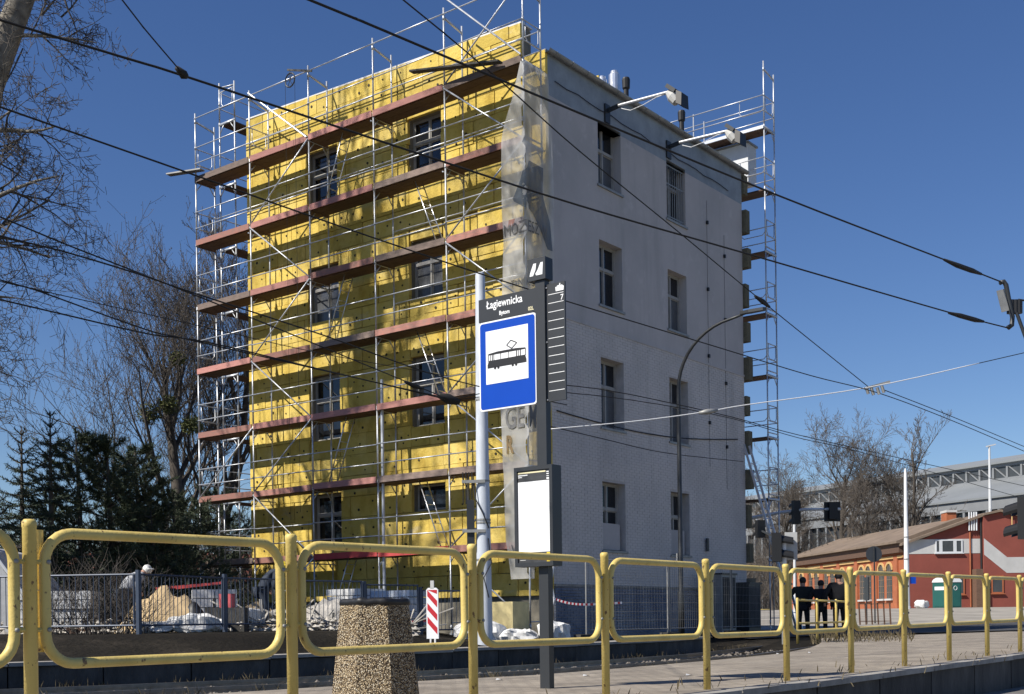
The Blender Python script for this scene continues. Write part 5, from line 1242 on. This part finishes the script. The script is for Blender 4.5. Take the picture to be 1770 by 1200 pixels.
MB().box((-.1,.02,EH-.75),(ol,.42,EH-.06)).build('eaves_board', M['deck'], ok); MB().box((0,.0,EH-1.15),(ol,.14,EH-.95)).build('cornice', M['ybrick'], ok)
for x_ in [1.2 + 3.9*k for k in range(7)]:
    MB().box((x_-.32,.0,-.5),(x_+.32,.16,EH-.95)).build('pilaster', M['obrick'], ok)
for i, x_ in enumerate([2.6,4.1,6.6,8.0,10.6,12.2,14.5,16.1,18.4,20.0,22.3]):
    if x_ > ol-1: break
    hw, z0, zs = .5, .9, 3.15
    arc = [(hw*math.cos(math.radians(a)), zs+hw*math.sin(math.radians(a))) for a in range(0,181,20)]; arco = [((hw+.17)*math.cos(math.radians(a)), zs+(hw+.17)*math.sin(math.radians(a))) for a in range(0,181,20)]
    w_ = MB(); 
    for k in range(len(arc)-1):
        q4 = [arc[k], arco[k], arco[k+1], arc[k+1]]; w_.prism(q4, lambda a,b: (x_+a,.01,b), (0,.09,0))
    wo = w_.build('arched_window', M['ybrick'], ok)
    MB().prism([(-hw,z0),(hw,z0)] + arc, lambda a,b: (x_+a,.005,b), (0,.02,0)).build('pane', M['hallglass'], wo)
    gl = MB()
    for a in (-.17,.17): gl.box((x_+a-.03,.02,z0),(x_+a+.03,.05,zs+.4))
    for z_ in (1.4,1.9,2.4,2.9): gl.box((x_-hw,.02,z_-.025),(x_+hw,.05,z_+.025))
    gl.build('glazing_bars', M['tileroof'], wo); MB().box((x_-hw-.1,.01,z0-.14),(x_+hw+.1,.18,z0)).build('sill', M['stripe'], wo)

# long exhibition hall behind
ha = V((62.0, 136.0, 1.3)); hb_ = V((31.0, 196.0, 1.3)); hl_ = (hb_-ha).length
hall = thing('exhibition_hall', 'long grey hall with sheet roof and clerestory strip behind the trees', 'hall', ha, math.atan2(hb_.y-ha.y, hb_.x-ha.x))
X0, X1 = -40, hl_ + 12                                   # local +y = visible side, profile goes to -y
MB().box((X0,-30,0),(X1,-.3,11.8)).build('glazed_wall', M['hallglass'], hall)
tr_ = MB(); tr_.prism([(.3,11.7),(.35,13.0),(-.2,13.0),(-.2,11.7)], lambda a,b: (X0,a,b), (X1-X0,0,0)); tr_.build('eaves_band', M['hallsteel'], hall)
ro = MB(); ro.prism([(.6,13.0),(.6,13.25),(-10.5,16.4),(-10.5,13)], lambda a,b: (X0,a,b), (X1-X0,0,0)); ro.build('lower_roof', M['greyroof'], hall)
MB().box((X0,-13,16.0),(X1,-10.6,18.6)).build('clerestory_glass', M['hallglass'], hall)
for (za, zb2) in ((16.35,16.75),(18.2,18.6)): MB().box((X0,-10.8,za),(X1,-10.4,zb2)).build('clerestory_rail', M['hallsteel'], hall)
ro = MB(); ro.prism([(-10.0,18.6),(-10.0,18.85),(-18,20.6),(-30,18.0),(-30,13)], lambda a,b: (X0,a,b), (X1-X0,0,0)); ro.build('upper_roof', M['greyroof'], hall)
cm = MB().box((-.16,-.5,0),(.16,.15,11.7)).mesh('column', M['hallsteel']); cn = MB().box((-.14,-.15,16.7),(.14,.12,18.2)).mesh('clerestory_post', M['hallsteel']); cd = MB().bar((-.9,0,16.75),(.9,0,18.2),.12,.14).mesh('clerestory_brace', M['hallsteel'])
n_ = int((X1-X0)/1.75)
for k in range(n_): put('column', cm, hall, (X0+1+k*1.75, .1, 0))
for k in range(int((X1-X0)/2.2)): put('clerestory_post', cn, hall, (X0+1+k*2.2, -10.5, 0)); put('clerestory_brace', cd, hall, (X0+2.1+k*2.2, -10.5, 0))
for z_ in (4.0, 8.0): MB().box((X0,-.2,z_),(X1,.05,z_+.3)).build('transom', M['hallsteel'], hall)

# portable toilets and small things in the forecourt
for i, (px, lab) in enumerate(((1624,'left of two green portable toilets with white roofs by the red house'),(1646,'right of two green portable toilets, round emblem on its door'))):
    p = PX(px, 1049, 88.5); p.z = hgt(p.x,p.y)+.05; t = thing('portable_toilet', lab, 'toilet', p, -.35 if i == 0 else .15, 'portable toilets')
    t.scale = (.9,.9,.95); MB().box((-.52,-.52,0),(.52,.52,1.95)).build('cabin', M['green'], t); MB().box((-.40,-.545,.1),(.40,-.522,1.86)).build('door', M['green'], t)
    MB().prism([(.56*math.cos(math.radians(a)), 1.95+.38*math.sin(math.radians(a))) for a in range(0,181,20)], lambda a,b: (a,-.56,b), (0,1.12,0)).build('roof', M['white'], t)
    if i == 0: MB().box((-.36,-.555,1.35),(.36,-.546,1.62)).build('white_panel', M['white'], t)
    else: e_ = MB(); e_.path([(.14*math.cos(a*.524), -.55, 1.5+.16*math.sin(a*.524)) for a in range(12)], .02, 5, closed=True); e_.build('emblem', M['white'], t)
p = PX(1593,1049,87); p.z = hgt(p.x,p.y)+.04; o_ = bag(p, (1.0,.8,.6), 'white sack on the ground left of the portable toilets', rz=.5, grp='forecourt litter')

# ------------------------------------------------------------------ trees
def tree_lines(R, base, H, r0, dirv=V((0,0,1)), spread=.55, levels=5, nkids=(7,6,5,4,3), upt=.12, bare=.28, wig=.10, lenf=.62, trunk_pts=None, bias=None, lenf0=None, kr=1.):
    lines = []
    def grow(p, d, r, L, lev):
        nseg = 7 if lev == 0 else (5 if lev < 3 else 4 if lev < 4 else 3); pts = [p]; rad = [r]; dirs = [d]
        tip = .28 if lev == 0 else .22
        for i in range(nseg):
            d = (d + V((R.gauss(0,wig), R.gauss(0,wig), R.gauss(0,wig)*.6 + upt*(1 if lev else .2)))).normalized()
            p = p + d*(L/nseg); pts.append(p); rad.append(max(.003, r*(1-(1-tip)*(i+1)/nseg))); dirs.append(d)
        if lev == 0 and trunk_pts:
            pts = [V(q) for q in trunk_pts]; nseg = len(pts)-1; rad = [r*(1-.75*i/nseg) for i in range(nseg+1)]; dirs = [(pts[min(i+1,nseg)]-pts[max(i-1,0)]).normalized() for i in range(nseg+1)]
        lines.append((pts, rad, lev))
        if lev >= levels: return
        nk = nkids[min(lev, len(nkids)-1)]
        for k in range(nk):
            f = (bare if lev == 0 else .18) + (1-(bare if lev == 0 else .18))*(k+R.random())/nk; f = min(f, .98); x_ = f*nseg; i = int(x_); w_ = x_-i
            q = pts[i].lerp(pts[min(i+1,nseg)], w_); rr = rad[i]*(1-w_) + rad[min(i+1,nseg)]*w_; dd = dirs[min(i+1,nseg)]
            a = R.uniform(0,6.283); perp = dd.orthogonal().normalized(); perp = (perp*math.cos(a) + dd.cross(perp)*math.sin(a)); sp_ = spread*R.uniform(.7,1.35)
            nd = (dd*math.cos(sp_) + perp*math.sin(sp_)).normalized()
            if bias and lev <= 1: nd = (nd + bias*(1 if lev == 0 else .4)).normalized()
            grow(q, nd, max(.0035, rr*R.uniform(.45,.68)*(kr if lev == 0 else 1)), L*(lenf0 if (lev == 0 and lenf0) else lenf)*R.uniform(.7,1.1)*(1.1 - .45*f if lev == 0 else 1), lev+1)
    grow(base, dirv, r0, H, 0)
    return lines
def make_tree(name, label, loc, H, r0, seed, bark='bark', twig='twig', buds=0, budmat='leafdry', minr=.004, group=None, zrot=0, fat=1., clip=None, **kw):
    R = random.Random(seed); t = thing(name, label, 'tree', loc, zrot, group); tk, cw, bd = MB(), MB(), MB()
    for pts, rad, lev in tree_lines(R, V((0,0,-.2)), H, r0, **kw):
        if clip and clip(V(loc) + pts[-1]): continue
        rad = [max(minr, x_*fat) for x_ in rad]
        (tk if lev <= 1 else cw).path(pts, rad, 9 if lev == 0 else 6 if lev == 1 else 4 if lev == 2 else 3, cap=False)
        if buds and lev >= 3:
            for p_ in pts[1:]:
                for _ in range(buds):
                    q = p_ + V((R.gauss(0,.05),R.gauss(0,.05),R.gauss(0,.05))); s_ = R.uniform(.015,.035); a = V((R.gauss(0,1),R.gauss(0,1),R.gauss(0,1))).normalized()*s_; b = a.orthogonal().normalized()*s_*.6
                    bd.add([q-a, q+b, q+a, q-b], [(0,1,2,3)])
    tk.build('trunk', M[bark], t, smooth=True); cw.build('crown', M[twig], t, smooth=True)
    if buds: tag(bd.build('buds', M[budmat], t), kind='stuff')
    return t
# big tree behind the left end of the scaffold, with mistletoe
p = PX(326,1000,52); p.z = .3
bt = make_tree('bare_tree', 'large bare tree with mistletoe behind the left end of the scaffold', p, 12.0, .40, 21, 'bark','twig', buds=1, minr=.0078, spread=.62, levels=5, nkids=(14,7,5,4,2), upt=.12, bare=.16, wig=.10, lenf=.62, dirv=V((-.15,0,1)).normalized())
for i, (x, y, r_) in enumerate(((258,715,.55),(290,700,.5),(332,735,.5),(307,620,.38))):
    c_ = PX(x, y, 51.5) - p; mb = MB(); R = random.Random(50+i)
    for k in range(520):
        v = V((R.gauss(0,1),R.gauss(0,1),R.gauss(0,1))).normalized()*r_*R.random()**.45; v.z *= .85; q = c_ + v; a = V((R.gauss(0,1),R.gauss(0,1),R.gauss(0,1))).normalized()*.085; b = a.orthogonal().normalized()*.03; mb.add([q-a,q+b,q+a,q-b],[(0,1,2,3)])
    mb.build('mistletoe', M['mistle'], bt)
p = PX(360,1000,58); p.z = .3
make_tree('bare_tree', 'bare tree seen through the bays of the left scaffold tower', p, 14, .32, 23, 'bark','twig', buds=1, minr=.010, spread=.5, levels=5, nkids=(10,6,5,4,2), upt=.11, bare=.2, wig=.12, lenf=.56)
# tall street trees at the left edge: limbs reach in at the upper left, their shade falls on the facade
make_tree('street_tree', 'tall pale barked street tree reaching in at the upper left corner', V((-12.9,24.9,.1)), 21.5, .46, 35, 'palebark','twig', minr=.0055, spread=.95, levels=5, nkids=(38,7,6,4,2), upt=-.01, bare=.20, wig=.13, lenf=.56, lenf0=.135, kr=.36, fat=1.0, clip=lambda q: q.x > -8.45 and q.z < 15.5, group='tall street trees at the left', bias=V((.30,-.05,-.10)),
          trunk_pts=[(0,0,-.2),(.25,0,3),(.6,.05,6),(1.25,0,9),(2.35,0,12),(3.1,.05,14),(3.75,.1,17),(4.1,.1,20.5),(4.2,.1,24.5)])
for i, (x, d, H, sd_) in enumerate(((-13.9,26.7,27.0,61),(-16.6,28.0,27.0,66))):
    make_tree('street_tree', ['tall bare street tree just outside the left edge, shading the facade','second tall bare street tree outside the left edge','third tall bare street tree outside the left edge'][i], V((x,d,.1)), H, .46, sd_, 'palebark','twig', minr=.02, spread=.55, levels=3, nkids=(22,6,4), upt=.08, bare=.2, wig=.08, lenf=.55, lenf0=.24, kr=.60, fat=1.6, clip=lambda q: q.x > -11.4 and q.z < 14.8, group='tall street trees at the left')
# bare trees before the hall
for i, (px, d, H, r_, sd_, lab, kw) in enumerate(((1448,124,14.0,.42,41,'widest bare tree before the hall, round crowned',dict(spread=.62,nkids=(15,7,5,4,3),lenf=.58)),
        (1478,112,8.5,.26,42,'low leaning bare tree right of the round crowned one',dict(spread=.6,nkids=(9,6,5,4,2),lenf=.6)),
        (1538,118,15.5,.30,43,'slim tall bare tree left of the white pole',dict(spread=.42,nkids=(15,6,5,4,3),lenf=.42)),
        (1598,120,13.0,.28,44,'bare tree right of the white pole',dict(spread=.5,nkids=(13,6,5,4,3),lenf=.48)),
        (1622,126,8.0,.18,45,'small twiggy bare tree at the roof of the red house',dict(spread=.5,nkids=(9,6,5,3),lenf=.5)),
        (1372,130,12.0,.30,46,'bare tree nearest the scaffold tower',dict(spread=.6,nkids=(13,6,5,4,3),lenf=.58)),
        (1335,118,7.5,.2,47,'low bare tree seen through the right scaffold tower',dict(spread=.6,nkids=(9,6,5,4),lenf=.55)))):
    p = PX(px, 1000, d); p.z = hgt(p.x,d) + .3
    make_tree('bare_tree', lab, p, H, r_, sd_, 'bark','twigpale', minr=.012, levels=5, upt=.06, bare=.22, wig=.16, group='bare trees before the hall', **kw)
# conifers on the left
def spruce(label, px, d, ytop, ybot_w, seed, dens=1., m='needle', leader=True):
    R = random.Random(seed); p = PX(px, 1000, d); p.z = hgt(p.x, d); H = PX(px, ytop, d).z - p.z
    t = thing('spruce_tree', label, 'tree', p, 0, 'conifers on the left'); tk = MB(); tk.path([(0,0,-.1),(0,0,H*.5),(0,0,H)], [.13,.07,.012], 7); tk.build('trunk', M['bark'], t, smooth=True)
    nd = MB(); bm_ = MB(); z = H*.06
    def sprig(a, b, n, ln):
        dv = (b-a)
        for k in range(n):
            q = a + dv*((k+R.random())/n); dr = (dv.normalized()*.8 + V((R.gauss(0,.6),R.gauss(0,.6),R.gauss(0,.6)))).normalized()*ln*R.uniform(.6,1.2); s_ = dr.orthogonal().normalized()*.011
            nd.add([q-s_, q+s_, q+dr], [(0,1,2)])
    while z < H*.985:
        f = z/H; Lb = ybot_w*(1-f)**.8*R.uniform(.85,1.1) + .12; nb = 4 if f > .8 else 6
        a0 = R.uniform(0,6.28)
        for k in range(nb):
            a = a0 + 6.283*k/nb + R.gauss(0,.2); L = Lb*R.uniform(.7,1.15); el = .75*f**3 - .05 + R.gauss(0,.08); pts = []
            for j in range(6):
                w_ = j/5; pts.append(V((math.cos(a)*L*w_*math.cos(el), math.sin(a)*L*w_*math.cos(el), z + L*w_*math.sin(el) - .16*L*math.sin(w_*3.1)*(1-f) + .10*L*w_*w_)))
            bm_.path(pts, [.018*(1-.8*j/5)+.003 for j in range(6)], 3, cap=False)
            for j in range(5): sprig(pts[j], pts[j+1], max(2,int(10*dens*L/5/.16)), .11)
            if L > .5:
                for j in range(1,6):
                    for sd_ in (-1,1):
                        l2 = L*.34*(1.1-j/6); tip = pts[j] + V((math.cos(a+sd_*.85)*l2, math.sin(a+sd_*.85)*l2, -.05*l2)); sprig(pts[j], tip, max(2,int(9*dens*l2/.16)), .10)
        z += (.30 if f < .75 else .26)*R.uniform(.85,1.15)
    if leader: sprig(V((0,0,H*.9)), V((0,0,H)), 26, .10)
    bm_.build('branches', M['bark'], t); nd.build('crown', M[m], t)
    return t
spruce('leftmost spruce with the lower pointed top', 40, 32, 738, 1.7, 71); spruce('spruce with the tallest bare leader', 90, 31, 712, 1.9, 72)
def pine(label, px, d, ytop, wdt, seed):
    R = random.Random(seed); p = PX(px, 1000, d); p.z = hgt(p.x, d); H = PX(px, ytop, d).z - p.z
    t = thing('pine_tree', label, 'tree', p, 0, 'conifers on the left'); tk = MB(); tk.path([(0,0,-.1),(.1,.05,H*.4),(.05,0,H*.75),(0,0,H)], [.14,.09,.05,.015], 7); 
    nd = MB()
    def tuft(q, dr, n=30, ln=.15):
        for k in range(n):
            v = (dr*.55 + V((R.gauss(0,.55),R.gauss(0,.55),R.gauss(0,.55)))).normalized()*ln*R.uniform(.6,1.1); s_ = v.orthogonal().normalized()*.010; o = q + dr*R.uniform(-.14,.06); nd.add([o-s_,o+s_,o+v],[(0,1,2)])
    z = H*.08; bm_ = MB()
    while z < H*.97:
        f = z/H; nb = 5
        for k in range(nb):
            a = R.uniform(0,6.28); L = (wdt*(1-f)**.6*R.uniform(.6,1.1) + .2); pts = []
            for j in range(5): w_ = j/4; pts.append(V((math.cos(a)*L*w_, math.sin(a)*L*w_, z + L*(.15*w_ + .35*w_*w_))))
            bm_.path(pts, [.022*(1-.7*j/4) for j in range(5)], 3, cap=False)
            for j in range(2,5):
                dr = (pts[j]-pts[j-1]).normalized(); tuft(pts[j], dr)
                for s2 in range(3):
                    d2 = (dr + V((R.gauss(0,.6),R.gauss(0,.6),R.gauss(.25,.4)))).normalized(); q = pts[j] + d2*L*.20*R.uniform(.6,1.3); bm_.tube(pts[j], q, .007, 3); tuft(q, d2, 24)
        z += .27*R.uniform(.8,1.2)
    tuft(V((0,0,H)), V((0,0,1)), 50, .2)
    tk.build('trunk', M['bark'], t, smooth=True); bm_.build('branches', M['bark'], t); nd.build('crown', M['pine'], t)
pine('pine right of the two spruces', 134, 33, 745, 1.5, 81); pine('broad pine between the spruces and the scaffold', 187, 33.5, 758, 1.9, 82); pine('pine behind the site left of the bare trunk', 236, 35, 775, 1.6, 83)
pine('low pine at the foot of the scaffold corner', 300, 36.5, 850, 2.0, 84); pine('low dark pine behind the sand heap', 262, 34, 880, 2.1, 85); spruce('short spruce at the left frame edge', -8, 30, 850, 1.9, 86)
pine('low pine behind the scaffold tower boards', 375, 45, 850, 2.4, 87)
# leafless shrub behind the barrier and the thickets far behind
def shrub(name, label, p, n, h, w_, seed, m='twig', kind=None, r=.008, cat='shrub'):
    R = random.Random(seed); mb = MB()
    for k in range(n):
        b = V((R.uniform(-w_,w_), R.uniform(-w_*.4,w_*.4), 0)); d_ = V((R.gauss(0,.35),R.gauss(0,.35),1)).normalized(); L = h*R.uniform(.6,1.1); q = b; pts = [q]
        for j in range(4): d_ = (d_ + V((R.gauss(0,.2),R.gauss(0,.2),.05))).normalized(); q = q + d_*L/4; pts.append(q)
        mb.path(pts, [r*(1-.2*j) for j in range(5)], 3, cap=False)
        for j in range(1,5):
            for s2 in range(2):
                d2 = (d_ + V((R.gauss(0,.7),R.gauss(0,.7),R.gauss(.1,.4)))).normalized(); mb.path([pts[j], pts[j]+d2*L*.16, pts[j]+d2*L*.28+V((0,0,L*.04))], [r*.5,r*.4,r*.3], 3, cap=False)
    return tag(mb.build(name, M[m], None, False, p), label, cat, None, kind)
shrub('leafless_shrub', 'leafless dark shrub behind the barrier at left', gp(140,23.2), 120, 1.25, 1.0, 91); shrub('leafless_shrub', 'sparse leafless shrub beside the stooping worker', gp(235,23.6), 30, 1.3, .3, 92)
for i, (px, d, w_, h) in enumerate(((1352,132,9,7),(1440,128,16,7),(1560,150,18,8),(200,62,14,5.0),(60,60,12,5))):
    p = PX(px,1000,d); p.z = hgt(p.x,d); shrub('thicket', ['brown thicket beyond the right scaffold tower','brown thicket along the foot of the hall','far thicket at the foot of the hall, right part','dim thicket behind the conifers','dim thicket behind the spruces'][i], p, 420, h, w_, 95+i, 'twigpale' if i < 3 else 'twig', 'stuff', .03, 'thicket')
for i, (px, d) in enumerate(((195,66),(330,70),(30,64))):
    p = PX(px,1000,d); p.z = hgt(p.x,d); t = thing('distant_house', ['reddish low house glimpsed through the pines','reddish low house behind the scaffold foot','low house behind the spruces'][i], 'house', p, .3*i, 'low houses behind the conifers')
    MB().box((-5,-3,0),(5,3,1.9)).build('wall', M['oldconc'], t); MB().prism([(-3.4,1.85),(3.4,1.85),(0,3.6)], lambda a,b: (-5.3,a,b), (10.6,0,0)).build('roof', M['housered'], t)
    for x_ in (-3,0,3): MB().box((x_-.5,-3.05,.7),(x_+.5,-3.0,1.6)).build('window', M['hallglass'], t)
# litter flakes
for i, (x, y) in enumerate(((1012,1169),(862,1176),(1345,1131),(1400,1129),(1190,1168))):
    p = GX(x, y, .004); o_ = MB().add([(-.03,-.02,.004),(.03,-.03,.012),(.04,.02,.004),(-.02,.03,.02)],[(0,1,2,3)]).build('litter', M['bag'], None, False, p); tag(o_, ['scrap of white litter on the paving left of the fourth post','scrap of litter near the litter bin','scrap of litter beside the shaded post','scrap of litter beyond the shaded post','scrap of litter in the middle of the paving'][i], 'litter', 'litter on the paving')
